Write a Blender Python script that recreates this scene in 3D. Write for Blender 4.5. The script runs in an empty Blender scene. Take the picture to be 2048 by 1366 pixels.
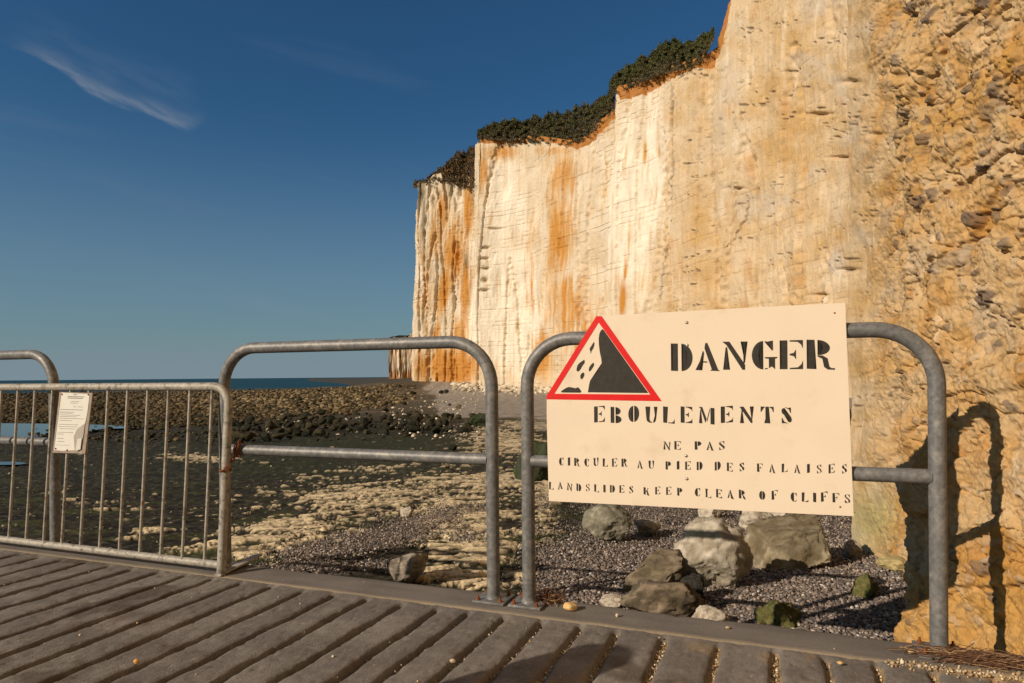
import bpy, bmesh, math, random
import numpy as np
from mathutils import Vector, Matrix
random.seed(7); RNG = np.random.default_rng(11)
SC = bpy.context.scene
C = SC.collection

# ------------------------------------------------------------------ camera, light, sky
F, HC, CY, ROLL = 1365.33, 0.843, 751.8, 0.009
cam = bpy.data.cameras.new("camera"); camo = bpy.data.objects.new("camera", cam); C.objects.link(camo)
cam.sensor_width = 36; cam.lens = 24; cam.clip_start = 0.05; cam.clip_end = 200000
cam.shift_y = (CY - 683) / 2048
camo.matrix_world = Matrix.Translation((0, 0, HC)) @ Matrix.Rotation(math.radians(90), 4, 'X') @ Matrix.Rotation(-math.atan(ROLL), 4, 'Z')
SC.camera = camo

SUN_AZ, SUN_EL = math.radians(32.5), math.radians(26)     # light travels towards (cos az, sin az)
sdir = Vector((math.cos(SUN_AZ) * math.cos(SUN_EL), math.sin(SUN_AZ) * math.cos(SUN_EL), -math.sin(SUN_EL)))
sl = bpy.data.lights.new("sun", 'SUN'); sl.energy = 4.3; sl.angle = math.radians(0.5); sl.color = (1.0, 0.84, 0.665)
so = bpy.data.objects.new("sun", sl); C.objects.link(so); so.rotation_euler = sdir.to_track_quat('-Z', 'Y').to_euler()

w = bpy.data.worlds.new("World"); SC.world = w; w.use_nodes = True
nt = w.node_tree; nt.nodes.clear()
def N(nt, t, **k):
    n = nt.nodes.new(t)
    for a, b in k.items(): setattr(n, a, b)
    return n
def mth(nt, op, a, b=None, c=None, clamp=False):
    n = nt.nodes.new('ShaderNodeMath'); n.operation = op; n.use_clamp = clamp
    for i, v in enumerate((a, b, c)):
        if v is None: continue
        if isinstance(v, (int, float)): n.inputs[i].default_value = v
        else: nt.links.new(v, n.inputs[i])
    return n.outputs[0]
sky = N(nt, 'ShaderNodeTexSky', sky_type='NISHITA', sun_disc=False)
sky.sun_elevation = SUN_EL
sky.sun_rotation = math.atan2(-sdir.x, -sdir.y)
sky.air_density = 1.0; sky.dust_density = 0.6; sky.ozone_density = 3.2
tc = N(nt, 'ShaderNodeTexCoord'); sp = N(nt, 'ShaderNodeSeparateXYZ'); nt.links.new(tc.outputs['Generated'], sp.inputs[0])
hsv = N(nt, 'ShaderNodeHueSaturation'); hsv.inputs['Saturation'].default_value = 1.12; hsv.inputs['Value'].default_value = 1.0
nt.links.new(sky.outputs[0], hsv.inputs['Color'])
tint = N(nt, 'ShaderNodeMix', data_type='RGBA', blend_type='MULTIPLY'); tint.inputs[0].default_value = 1.0; tint.inputs[7].default_value = (0.62, 1.02, 1.17, 1); nt.links.new(hsv.outputs[0], tint.inputs[6])
def mr(v, a, b, c=0.0, d=1.0):
    m = N(nt, 'ShaderNodeMapRange', interpolation_type='SMOOTHERSTEP'); nt.links.new(v, m.inputs[0])
    for i, q in enumerate((a, b, c, d)): m.inputs[i + 1].default_value = q
    return m.outputs[0]
# thin cirrus wisp, laid out by direction in the sky
yy = mth(nt, 'MAXIMUM', sp.outputs[1], 0.05)
gx = mth(nt, 'DIVIDE', sp.outputs[0], yy); gz = mth(nt, 'DIVIDE', sp.outputs[2], yy)
cur = N(nt, 'ShaderNodeMapRange'); nt.links.new(gx, cur.inputs[0])
cur.inputs[1].default_value = -0.76; cur.inputs[2].default_value = -0.44
fc = N(nt, 'ShaderNodeFloatCurve'); nt.links.new(cur.outputs[0], fc.inputs['Value'])
pts = [(0.0, 0.95), (0.15, 0.88), (0.3, 0.79), (0.45, 0.655), (0.6, 0.56), (0.75, 0.50), (0.87, 0.435), (0.93, 0.43), (1.0, 0.50)]
cv = fc.mapping.curves[0]
cv.points[0].location = pts[0]; cv.points[1].location = pts[-1]
for p in pts[1:-1]: cv.points.new(*p)
fc.mapping.update()
zc = mth(nt, 'MULTIPLY_ADD', fc.outputs[0], 0.25, 0.265)
cvec = N(nt, 'ShaderNodeCombineXYZ'); nt.links.new(mth(nt, 'MULTIPLY', gx, 14), cvec.inputs[0]); nt.links.new(mth(nt, 'MULTIPLY_ADD', gx, 30, mth(nt, 'MULTIPLY', gz, 60)), cvec.inputs[1])
nz = N(nt, 'ShaderNodeTexNoise'); nz.inputs['Scale'].default_value = 1.0; nz.inputs['Detail'].default_value = 5; nt.links.new(cvec.outputs[0], nz.inputs[0])
dz = mth(nt, 'SUBTRACT', gz, zc)
dz = mth(nt, 'MULTIPLY_ADD', mth(nt, 'SUBTRACT', nz.outputs[0], 0.5), 0.022, dz)
lo = mr(dz, -0.010, 0.003); up = mr(dz, 0.0, 0.026, 1.0, 0.0)
up2 = mr(dz, 0.0, 0.11, 0.16, 0.0)
env = mth(nt, 'MULTIPLY', mr(gx, -0.78, -0.60), mr(gx, -0.50, -0.435, 1.0, 0.0))
wis = mth(nt, 'MULTIPLY', mth(nt, 'MULTIPLY', lo, mth(nt, 'ADD', mth(nt, 'MULTIPLY', up, 0.55), up2)), mth(nt, 'MULTIPLY', env, mr(nz.outputs[0], 0.30, 0.72, 0.25, 1.15)))
# very faint veil lower down
n2 = N(nt, 'ShaderNodeTexNoise'); n2.inputs['Scale'].default_value = 1.0; n2.inputs['Detail'].default_value = 3
cv2 = N(nt, 'ShaderNodeCombineXYZ'); nt.links.new(mth(nt, 'MULTIPLY', gx, 2.2), cv2.inputs[0]); nt.links.new(mth(nt, 'MULTIPLY_ADD', gx, 4, mth(nt, 'MULTIPLY', gz, 17)), cv2.inputs[1]); nt.links.new(cv2.outputs[0], n2.inputs[0])
veil = mth(nt, 'MULTIPLY', mr(n2.outputs[0], 0.52, 0.75), 0.07)
veil = mth(nt, 'MULTIPLY', veil, mr(gx, -0.25, 0.1, 1.0, 0.0))
fac = mth(nt, 'MULTIPLY', mth(nt, 'ADD', wis, veil), 0.42, clamp=True)
mix = N(nt, 'ShaderNodeMix', data_type='RGBA'); nt.links.new(fac, mix.inputs[0]); hzn = N(nt, 'ShaderNodeMix', data_type='RGBA'); hzn.inputs[7].default_value = (3.7, 5.0, 5.8, 1); nt.links.new(tint.outputs[2], hzn.inputs[6])
nt.links.new(mth(nt, 'ADD', mr(sp.outputs[2], -0.02, 0.40, 0.55, 0.0), mr(sp.outputs[2], 0.0, 0.08, 0.45, 0.0)), hzn.inputs[0]); nt.links.new(hzn.outputs[2], mix.inputs[6]); mix.inputs[7].default_value = (7.5, 7.6, 7.8, 1)
bg = N(nt, 'ShaderNodeBackground'); bg.inputs[1].default_value = 0.053
nt.links.new(mix.outputs[2], bg.inputs[0])
warm = N(nt, 'ShaderNodeMix', data_type='RGBA', blend_type='MULTIPLY'); warm.inputs[7].default_value = (1.0, 0.72, 0.46, 1); nt.links.new(mr(sp.outputs[1], 0.25, -0.35), warm.inputs[0])   # sunward half of the sky is golden
nt.links.new(mix.outputs[2], warm.inputs[6]); nt.links.new(warm.outputs[2], bg.inputs[0])
wo = N(nt, 'ShaderNodeOutputWorld'); nt.links.new(bg.outputs[0], wo.inputs[0])
vs = SC.view_settings; vs.view_transform = 'Standard'; vs.look = 'None'; vs.exposure = 0.0; vs.gamma = 1.0; vs.use_curve_mapping = False

# ------------------------------------------------------------------ maths helpers
def ray(x, y):
    dx = x - 1024; dy = y - CY
    return np.array([(dx - ROLL * dy) / F, 1.0, -(dy + ROLL * dx) / F])
def topix(X, Y, Z):
    a = X / Y * F; b = -(Z - HC) / Y * F
    return 1024 + a + ROLL * b, CY + b - ROLL * a
K = 1 / math.sqrt(1 + 0.39 ** 2)
E1 = np.array([K, -0.39 * K, 0.0]); E2 = np.array([0.39 * K, K, 0.0])
def uv(u, v, z=0.0): return E1 * u + E2 * v + np.array([0, 0, z])
def on_v(x, y, v):                      # pixel ray -> point (u, z) on the upright plane v
    r = ray(x, y); t = v / r.dot(E2); p = r * t
    return p.dot(E1), p[2] + HC
M32 = np.uint32
def _h(ix, iy, iz, s):
    h = (ix.astype(np.int64) * 374761393 + iy.astype(np.int64) * 668265263 + iz.astype(np.int64) * 2147483647 + s * 1274126177) & 0xffffffff
    h = ((h ^ (h >> 13)) * 1274126177) & 0xffffffff
    h = (h ^ (h >> 16))
    return (h & 0xffffff).astype(np.float32) / 16777215.0
_rg = np.random.default_rng(5)
_G3 = _rg.normal(size=(1024, 3)); _G3 /= np.linalg.norm(_G3, axis=1)[:, None]; _G3 = _G3.astype(np.float32); _GX, _GY, _GZ = (np.ascontiguousarray(_G3[:, k]) for k in range(3))
_PA = _rg.permutation(1024).astype(np.int32)
def noise(x, y, z=None, s=0):           # gradient noise, about -1..1
    two = z is None
    x = np.asarray(x, dtype=np.float64) + s * 3.17; y = np.asarray(y, dtype=np.float64) + s * 1.31
    if two: x, y = np.broadcast_arrays(x, y)
    else: x, y, z = np.broadcast_arrays(x, y, np.asarray(z, dtype=np.float64))
    q = lambda t: t * t * t * (t * (t * 6 - 15) + 10)
    ix = np.floor(x); fx = (x - ix).astype(np.float32); ix = ix.astype(np.int32); iy = np.floor(y); fy = (y - iy).astype(np.float32); iy = iy.astype(np.int32)
    wx, wy = q(fx), q(fy); hx = [_PA[(ix + a + s * 37) & 1023] for a in (0, 1)]
    if two:
        r = 0
        for a in (0, 1):
            for b in (0, 1):
                h = _PA[(hx[a] + iy + b) & 1023]
                r = r + (_GX[h] * (fx - a) + _GY[h] * (fy - b)) * (wx if a else 1 - wx) * (wy if b else 1 - wy)
        return r * 1.9
    iz = np.floor(z); fz = (z - iz).astype(np.float32); iz = iz.astype(np.int32); wz = q(fz); r = 0
    for a in (0, 1):
        for b in (0, 1):
            hh = _PA[(hx[a] + iy + b) & 1023]; w2 = (wx if a else 1 - wx) * (wy if b else 1 - wy)
            for c in (0, 1):
                h = _PA[(hh + iz + c) & 1023]
                r = r + (_GX[h] * (fx - a) + _GY[h] * (fy - b) + _GZ[h] * (fz - c)) * w2 * (wz if c else 1 - wz)
    return r * 1.75
def fbm(x, y, z=None, o=4, s=0, g=0.5):
    r = 0; a = 1; t = 0; x = np.asarray(x, dtype=float); y = np.asarray(y, dtype=float); ca, sa = 0.8, 0.6
    for k in range(o):
        f = 2.03 ** k
        r = r + a * noise(x * f + 17.3 * k, y * f + 9.1 * k, None if z is None else z * f + 3.7 * k, s + k); t += a * a; a *= g
        if k < 1 or z is not None: continue
    return r / t ** 0.5 * 0.8
def worley(x, y, s=0):
    ix = np.floor(x).astype(np.int64); iy = np.floor(y).astype(np.int64)
    best = np.full(x.shape, 9.0); rid = np.zeros(x.shape); sec = np.full(x.shape, 9.0)
    for dx in (-1, 0, 1):
        for dy in (-1, 0, 1):
            cx = ix + dx; cy = iy + dy; z0 = np.zeros_like(cx)
            px = cx + _h(cx, cy, z0, s); py = cy + _h(cx, cy, z0 + 1, s)
            d = np.hypot(px - x, py - y); r = _h(cx, cy, z0 + 2, s)
            m = d < best
            sec = np.where(m, best, np.minimum(sec, d)); rid = np.where(m, r, rid); best = np.where(m, d, best)
    return best, sec, rid
def ss(a, b, x):
    t = np.clip((x - a) / (b - a), 0, 1); return t * t * (3 - 2 * t)
def lerp(a, b, t):
    a = np.asarray(a, dtype=np.float64); b = np.asarray(b, dtype=np.float64); return a + (b - a) * t[..., None]
def blobs(px, py, L):
    r = np.zeros(np.shape(px))
    for b in L:
        cx, cy, rx, ry, wt = b[:5]; an = math.radians(b[5]) if len(b) > 5 else 0
        dx = px - cx; dy = py - cy
        a = dx * math.cos(an) + dy * math.sin(an); c = -dx * math.sin(an) + dy * math.cos(an)
        r = np.maximum(r, wt * np.exp(-(a / rx) ** 2 - (c / ry) ** 2))
    return r

def over(c, colr, a):
    a = np.clip(a, 0, 1)[..., None]; return c * (1 - a) + np.array(colr) * a
# ------------------------------------------------------------------ object helpers
def link(name, me, mat=None, parent=None, smooth=True):
    o = bpy.data.objects.new(name, me); C.objects.link(o)
    if mat is not None and not me.materials: me.materials.append(mat)
    if parent is not None: o.parent = parent
    if smooth and len(me.polygons): me.polygons.foreach_set('use_smooth', np.ones(len(me.polygons), dtype=bool))
    return o
def raw_mesh(name, V, Fa, col=None):    # Fa: (n, k) array
    me = bpy.data.meshes.new(name); V = np.asarray(V, dtype=np.float32); Fa = np.asarray(Fa, dtype=np.int32)
    n, k = Fa.shape
    me.vertices.add(len(V)); me.vertices.foreach_set('co', V.ravel())
    me.loops.add(n * k); me.loops.foreach_set('vertex_index', Fa.ravel())
    me.polygons.add(n); me.polygons.foreach_set('loop_start', np.arange(0, n * k, k, dtype=np.int32)); me.polygons.foreach_set('loop_total', np.full(n, k, dtype=np.int32))
    me.update(calc_edges=True)
    if col is not None: setcol(me, col)
    return me
def setcol(me, col):
    a = me.color_attributes.new('Col', 'FLOAT_COLOR', 'POINT')
    c = np.ones((len(me.vertices), 4), dtype=np.float32); c[:, :col.shape[1]] = col; a.data.foreach_set('color', c.ravel())
def grid_faces(nr, nc):
    i = np.arange(nr * nc).reshape(nr, nc)
    return np.stack([i[:-1, :-1], i[:-1, 1:], i[1:, 1:], i[1:, :-1]], -1).reshape(-1, 4)
def tag(o, label=None, cat=None, group=None, kind=None):
    if label: o['label'] = label
    if cat: o['category'] = cat
    if group: o['group'] = group
    if kind: o['kind'] = kind
    return o
def empty(name, loc):
    o = bpy.data.objects.new(name, None); C.objects.link(o); o.location = loc; o.empty_display_size = 0.1
    return o
class MB:                                # bmesh collector; verts given in world space
    def __init__(s): s.bm = bmesh.new()
    def poly(s, pts):
        vs_ = [s.bm.verts.new(tuple(p)) for p in pts]; return s.bm.faces.new(vs_)
    def prism(s, pts, d):                # extrude polygon by vector d
        a = [s.bm.verts.new(tuple(p)) for p in pts]; b = [s.bm.verts.new(tuple(np.array(p) + d)) for p in pts]
        n = len(pts)
        s.bm.faces.new(a); s.bm.faces.new(b[::-1])
        for i in range(n): s.bm.faces.new((a[i], b[i], b[(i + 1) % n], a[(i + 1) % n]))
    def tube(s, path, r, seg=20, caps=True, closed=False):
        P = [Vector(p) for p in path]; n = len(P); rings = []
        up = None
        for i in range(n):
            if closed: t = (P[(i + 1) % n] - P[i - 1])
            else: t = P[min(i + 1, n - 1)] - P[max(i - 1, 0)]
            t.normalize()
            if up is None:
                up = Vector((0, 0, 1)) if abs(t.z) < 0.9 else Vector((1, 0, 0))
            a = t.cross(up).normalized(); b = a.cross(t).normalized(); up = b
            rr = r[i] if hasattr(r, '__len__') else r
            rings.append([s.bm.verts.new(P[i] + (a * math.cos(q) + b * math.sin(q)) * rr) for q in [2 * math.pi * k / seg for k in range(seg)]])
        m = n if closed else n - 1
        for i in range(m):
            A = rings[i]; B = rings[(i + 1) % n]
            for k in range(seg): s.bm.faces.new((A[k], A[(k + 1) % seg], B[(k + 1) % seg], B[k]))
        if caps and not closed: s.bm.faces.new(rings[0][::-1]); s.bm.faces.new(rings[-1])
    def build(s, name, mat, parent=None, origin=None, smooth=True, bevel=0, angle=40):
        bmesh.ops.recalc_face_normals(s.bm, faces=s.bm.faces)
        me = bpy.data.meshes.new(name)
        if origin is not None: bmesh.ops.translate(s.bm, verts=s.bm.verts, vec=-Vector(origin))
        if bevel:
            eds = [e for e in s.bm.edges if len(e.link_faces) == 2 and e.calc_face_angle() > 0.6]
            bmesh.ops.bevel(s.bm, geom=eds, offset=bevel, segments=2, profile=0.5, affect='EDGES', clamp_overlap=True)
        s.bm.to_mesh(me); s.bm.free()
        o = link(name, me, mat, parent, smooth)
        if smooth: me.set_sharp_from_angle(angle=math.radians(angle))
        if origin is not None and parent is None: o.location = origin
        return o

def mat_new(name, base=(0.5, 0.5, 0.5), rough=0.8, metal=0.0, vcol=False, var=0.25, vscale=8.0, bump=0.3, bscale=40.0, bdist=0.01, detail=8, spec=0.3, col2=None, c2scale=3.0, c2lo=0.5, c2hi=0.62, bump2=None, rustspots=None):
    m = bpy.data.materials.new(name); m.use_nodes = True; t = m.node_tree; b = t.nodes['Principled BSDF']
    b.inputs['Roughness'].default_value = rough; b.inputs['Metallic'].default_value = metal
    b.inputs['Specular IOR Level'].default_value = spec
    g = t.nodes.new('ShaderNodeNewGeometry'); pos = g.outputs['Position']
    if vcol:
        a = t.nodes.new('ShaderNodeVertexColor'); a.layer_name = 'Col'; col = a.outputs[0]
    else:
        r = t.nodes.new('ShaderNodeRGB'); r.outputs[0].default_value = (*base, 1); col = r.outputs[0]
    def nse(sc, det=detail, rgh=0.6):
        n = t.nodes.new('ShaderNodeTexNoise'); n.inputs['Scale'].default_value = sc; n.inputs['Detail'].default_value = det; n.inputs['Roughness'].default_value = rgh
        t.links.new(pos, n.inputs['Vector']); return n.outputs[0]
    def mixc(f, c1, c2):
        x = t.nodes.new('ShaderNodeMix'); x.data_type = 'RGBA'
        t.links.new(f, x.inputs[0]) if not isinstance(f, float) else setattr(x.inputs[0], 'default_value', f)
        for i, c_ in ((6, c1), (7, c2)):
            if isinstance(c_, tuple): x.inputs[i].default_value = (*c_, 1)
            else: t.links.new(c_, x.inputs[i])
        return x.outputs[2]
    def rng(v, a, b_, c=0.0, d=1.0):
        x = t.nodes.new('ShaderNodeMapRange'); t.links.new(v, x.inputs[0])
        for i, q in enumerate((a, b_, c, d)): x.inputs[i + 1].default_value = q
        return x.outputs[0]
    if col2 is not None: col = mixc(rng(nse(c2scale), c2lo, c2hi), col, col2)
    if rustspots is not None: col = mixc(rng(nse(rustspots[1]), rustspots[2], rustspots[2] + 0.06), col, rustspots[0])
    v = rng(nse(vscale), 0.25, 0.75, 1 - var, 1 + var)
    h = t.nodes.new('ShaderNodeVectorMath'); h.operation = 'SCALE'; t.links.new(col, h.inputs[0]); t.links.new(v, h.inputs['Scale'])
    t.links.new(h.outputs[0], b.inputs['Base Color'])
    if bump:
        bn = t.nodes.new('ShaderNodeBump'); bn.inputs['Strength'].default_value = bump; bn.inputs['Distance'].default_value = bdist
        hh = nse(bscale)
        if bump2:
            vo = t.nodes.new('ShaderNodeTexVoronoi'); vo.inputs['Scale'].default_value = bump2; t.links.new(pos, vo.inputs['Vector'])
            hh = mth(t, 'SUBTRACT', hh, vo.outputs[0])
        t.links.new(hh, bn.inputs['Height']); t.links.new(bn.outputs[0], b.inputs['Normal'])
    return m

# ------------------------------------------------------------------ cliff foot line and beach height
FOOT = np.array([[3.4, -9], [2.5, -3], [1.95, -0.6], [1.72, 0.7], [1.60, 1.6], [1.57, 2.05], [1.60, 2.5], [1.635, 2.86], [1.80, 3.12], [2.2, 3.7], [2.50, 4.35], [2.62, 5.3],
    [5.5, 9.0], [12, 20], [24, 44], [33.5, 64], [33.6, 73], [32.7, 80], [31.5, 86], [29.8, 92], [27.8, 98], [26.2, 104], [23, 113], [17, 123], [14.5, 130], [9.2, 139], [6.5, 144], [4.0, 152], [-2.5, 157], [-8.4, 159], [-9.6, 161], [-9.3, 171], [-14, 176], [-21, 179], [-25.9, 181], [-27.3, 186], [-22, 200], [-10, 215]], dtype=float)
def dist_foot(X, Y):
    d = np.full(X.shape, 1e9); P = FOOT
    for i in range(len(P) - 1):
        a = P[i]; b = P[i + 1] - a; t = np.clip(((X - a[0]) * b[0] + (Y - a[1]) * b[1]) / b.dot(b), 0, 1)
        d = np.minimum(d, np.hypot(X - a[0] - t * b[0], Y - a[1] - t * b[1]))
    return d
LY = np.log(np.array([0.5, 2, 4, 10, 33, 60, 100, 200, 280, 400, 900]))
EY = np.array([1.15, 1.17, 1.27, 1.62, 2.35, 2.8, 3.3, 4.15, 4.7, 5.6, 7.0])
def beach_z(X, Y):                       # smooth height of the foreshore
    X = np.asarray(X, dtype=float); Y = np.asarray(Y, dtype=float)
    px = 1024 + X / Y * F
    g = np.interp(px, [-300, 0, 440, 600, 740, 800, 900], [1.1, 1.0, 0.66, 0.48, 0.27, 0.2, 0.2])
    f = ss(120, 260, Y); Ye = Y * (1 - f + f * g)
    Ye = np.where(Y > 120, np.maximum(Ye, 120 * (1 - f) + f * 0), Ye)
    e = np.interp(np.log(np.maximum(Ye, 0.5)), LY, EY)
    z = HC - e
    z = z - 0.12 * ss(-0.5, -4, X) * (Y < 40)
    d = dist_foot(X, Y)
    bw = np.interp(np.log(Y), np.log([2, 10, 60, 140, 180, 900]), [0.6, 2.5, 14, 24, 34, 60])
    bh = np.interp(np.log(np.maximum(Y, 2)), np.log([2, 6, 20, 100, 140, 160, 182, 900]), [0.0, 0.03, 0.3, 0.5, 0.65, 1.4, 2.5, 3.0])
    z = z + bh * ss(1, 0, d / bw)
    # shingle point running out below the distant headland
    far = ss(230, 420, Y)
    xs = -np.interp(Y, [250, 420, 900], [0.19, 0.25, 0.31]) * Y
    z = np.where(far > 0, z * (1 - far) + far * np.interp((X - xs) / Y, [-0.10, -0.01, 0.05, 0.10, 0.14, 0.17, 0.3], [-7, -4.0, -3.3, -2.2, 0.2, 2.2, 4.0]), z)
    return z

SEAWEED_LINES = None
CHALK = [(1045, 850, 75, 16, 1.0), (1040, 885, 60, 34, 1.05), (955, 905, 80, 14, 0.8, -8), (985, 960, 120, 26, 1.0), (890, 965, 80, 18, 0.85, -6), (950, 1040, 110, 45, 0.95), (1075, 1040, 60, 60, 0.8), (950, 1110, 90, 30, 0.9), (905, 1150, 110, 20, 1.25, 8), (1040, 1155, 60, 14, 0.9),
    (720, 985, 130, 10, 0.8, -8), (640, 1020, 120, 14, 0.72, -12), (560, 1050, 120, 20, 0.9, -10), (450, 1085, 110, 12, 0.95, -8), (500, 1110, 60, 10, 1.0), (640, 950, 100, 8, 0.55, -10), (400, 915, 110, 9, 0.85, 3), (760, 935, 110, 10, 0.6, -6), (700, 1010, 200, 26, 0.62, -10), (200, 1000, 200, 40, 0.25), (560, 900, 80, 5, 0.4), (1090, 985, 40, 60, 0.9), (300, 1060, 60, 8, 0.5), (900, 1000, 70, 14, 0.8)]
GRAVEL = [(1300, 1120, 220, 90, 1.2), (1650, 1200, 260, 90, 1.4), (1180, 1180, 120, 50, 1.2), (1120, 1120, 80, 50, 0.7), (720, 1085, 170, 26, 1.15, -10), (850, 1040, 130, 20, 1.0, -14), (620, 1135, 110, 14, 0.9), (930, 1075, 60, 12, 0.7), (1300, 1020, 160, 40, 0.9), (1600, 1060, 220, 60, 1.3), (1085, 1000, 40, 30, 0.55), (760, 1135, 60, 14, 0.8)]
SHINGLE = [(1010, 802, 110, 26, 1.3), (900, 775, 70, 9, 1.2), (1300, 820, 260, 60, 1.4), (900, 790, 80, 14, 0.8), (960, 845, 60, 12, 0.55), (1085, 850, 30, 20, 0.7)]
GREENS = [(720, 885, 260, 18, 0.9), (600, 930, 220, 24, 0.7), (1060, 870, 60, 12, 0.6), (250, 930, 300, 60, 0.3)]

# terrain grid: rows by screen depth, columns by bearing
dys = np.concatenate([np.linspace(900, 640, 20), np.linspace(638, 30, 600), np.exp(np.linspace(math.log(29), math.log(2.2), 90))])
Ys = 1.75 * F / dys * np.interp(dys, [2, 20, 60, 200, 600], [3.4, 2.6, 1.75, 1.02, 0.72])
Ys = np.sort(Ys); Ys = np.concatenate([[-12.0, -4, 0.4, 0.8], Ys[Ys > 0.95]])
pxs = np.concatenate([np.linspace(-3000, -400, 60), np.linspace(-396, 2100, 1000), np.linspace(2110, 3200, 20)])
YG = np.repeat(Ys[:, None], len(pxs), 1); YE = np.maximum(YG, 1.2)
XG = (pxs[None, :] - 1024) / F * np.maximum(YG, 3.0) * 1.0
XG = np.where(YG > 3, (pxs[None, :] - 1024) / F * YG, XG)
Z0 = beach_z(XG, YE)
PX, PY = topix(XG, YE, Z0)
wq_ = noise(XG * 1.3, YG * 1.3, s=4); yq_ = YG - 0.10 * XG + 0.10 * wq_
n1 = fbm(XG * 0.8, yq_ * 5.5, o=5, s=3, g=0.66)               # ledge pattern, beds run along X
n2 = fbm(XG * 2.6, yq_ * 16, o=4, s=9); n3 = fbm(XG * 7, yq_ * 42, o=3, s=10)
nf = fbm(XG * 0.25 / (1 + YG / 60), YG * 0.35 / (1 + YG / 60), o=4, s=21)
ch = np.maximum(blobs(PX, PY, CHALK) * (1 + 0.15 * ss(900, 800, PX)), blobs(PX, PY, [(760, 990, 330, 60, 0.68, -6), (560, 1070, 240, 50, 0.72, -8), (930, 1040, 160, 130, 0.80), (1000, 880, 110, 50, 0.85)])) * np.where(YG < 70, 1, 0)
gr = blobs(PX, PY, GRAVEL); sh = blobs(PX, PY, SHINGLE); gn = blobs(PX, PY, GREENS)
sh = np.maximum(sh, ss(820, 900, PX) * ss(852, 820, PY + (PX - 1000) * 0.02) * (YG > 12))
carg = np.minimum(ch, 1) * 0.66 + n1 * 0.50 + n2 * 0.30 + n3 * 0.22 * (YG < 18) + 0.10 * ss(0.9, 1.2, ch)
wx_ = 0.35 * noise(XG * 1.4, YG * 1.4, s=95)
crk = np.maximum(ss(0.13, 0.03, np.abs(fbm(XG * 1.0, yq_ * 11, o=4, s=92, g=0.6))), 0)
chalk = ss(0.36, 0.60, carg - n3 * 0.22 * (YG < 18)) * (1 - 0.5 * crk); chalk_c = ss(0.44, 0.54, carg) * (1 - 0.88 * crk * ss(1.25, 0.7, carg))
grav = ss(0.42, 0.6, gr * 0.8 + n1 * 0.35 + n2 * 0.1)  * (1 - chalk_c)
shing = ss(0.4, 0.6, sh * 0.8 + nf * 0.2) * (1 - chalk)
hz = np.interp(YE, [3, 8, 30, 80], [0.015, 0.012, 0.02, 0.0])
Zt = Z0 + chalk * hz * (0.7 + 0.9 * ss(0.6, 1.3, carg)) - 0.03 * (1 - chalk) * (1 - grav) * (YG < 60)
lam = np.clip(YE / 500, 0.004, 10)
Zt += 0.005 * n2 * (YG < 30) + 0.0025 * n3 * (YG < 16) + chalk * 0.004 * fbm(XG * 5, YG * 16, o=3, s=5) * (YG < 14)
Zt += (1 - chalk) * (1 - shing) * 0.02 * noise(XG * 6, YG * 9, s=31) * (YG < 30)
Zt += np.where((YG > 25) & (YG < 260), 0.05 * fbm(XG * 0.4, YG * 0.4, o=3, s=44), 0)
Zt = np.where(YG < 1.2, -0.5, Zt)
Zt = np.where((XG * E2[0] + YG * E2[1]) < 2.40, np.minimum(Zt, -0.30), Zt)
# still pool on the left
dchan = noise(XG * 2.2, YG * 2.2, s=61)
cc = lerp((0.030, 0.024, 0.014), (0.010, 0.009, 0.007), ss(-0.3, 0.4, n1))
olv = ss(-0.1, 0.5, fbm(XG * 0.7, YG * 2.6, o=4, s=91))
cc = over(cc, [0.040, 0.046, 0.012], 0.85 * olv)
cc = cc + (0.05 * ss(0.1, 0.6, fbm(XG * 7, YG * 22, o=3, s=71)) * (1 - ss(20, 60, YG)))[..., None] * np.array([1, .95, .7])
cc = lerp(0, 0, 0 * YG) + cc * (1 - (gn * 0.85)[..., None]) + np.array([0.026, 0.034, 0.010]) * (gn * 0.85)[..., None]
spk = ss(0.28, 0.75, n3 + 0.45 * n2) * ss(-0.5, 0.5, n1 + 0.4 * ch) * (YG < 30)
cc = lerp(0, 0, 0 * YG) + cc * (1 - 0.6 * spk[..., None]) + 0.6 * spk[..., None] * np.array([0.26, 0.21, 0.13])
gcol = lerp((0.20, 0.165, 0.14), (0.10, 0.083, 0.072), ss(-0.3, 0.3, n2))
cc = cc * (1 - grav[..., None]) + gcol * grav[..., None]
scol = lerp((0.27, 0.235, 0.20), (0.36, 0.32, 0.27), ss(-0.4, 0.5, noise(XG * 1.3, YG * 0.6, s=12)))
cc = cc * (1 - shing[..., None]) + scol * shing[..., None]
kcol = lerp((0.74, 0.60, 0.38), (0.56, 0.44, 0.27), ss(0.0, 0.7, noise(XG * 5, YG * 11, s=15)))
kcol = kcol * (1 - 0.6 * (ss(0.3, 0.6, noise(XG * 3, YG * 20, s=16)) * ss(0.75, 0.3, ch))[..., None])
kcol = lerp(0, 0, 0 * YG) + kcol * (1 - 0.5 * ss(10, 40, YG)[..., None]) + 0.5 * ss(10, 40, YG)[..., None] * np.array([0.40, 0.34, 0.24])
kcol = kcol * (1 - 0.55 * ss(0.15, 0.5, -n3)[..., None] * (YG < 20)[..., None])
cc = cc * (1 - chalk_c[..., None]) + kcol * chalk_c[..., None]
brown = ss(28, 60, YG) * (1 - shing)
cc = cc * (1 - brown[..., None]) + brown[..., None] * np.where((nf > 0.1)[..., None], np.array([0.14, 0.105, 0.06]), np.array([0.09, 0.07, 0.042]))
spit = ss(260, 330, YG) * ss(790, 765, PX)
cc = cc * (1 - spit[..., None]) + spit[..., None] * np.array([0.085, 0.075, 0.055])
M_ground = mat_new('foreshore', vcol=True, rough=0.85, var=0.40, vscale=26, bump=0.55, bscale=30, bdist=0.022, spec=0.2)
V = np.stack([XG, YG, Zt], -1).reshape(-1, 3)
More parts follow.
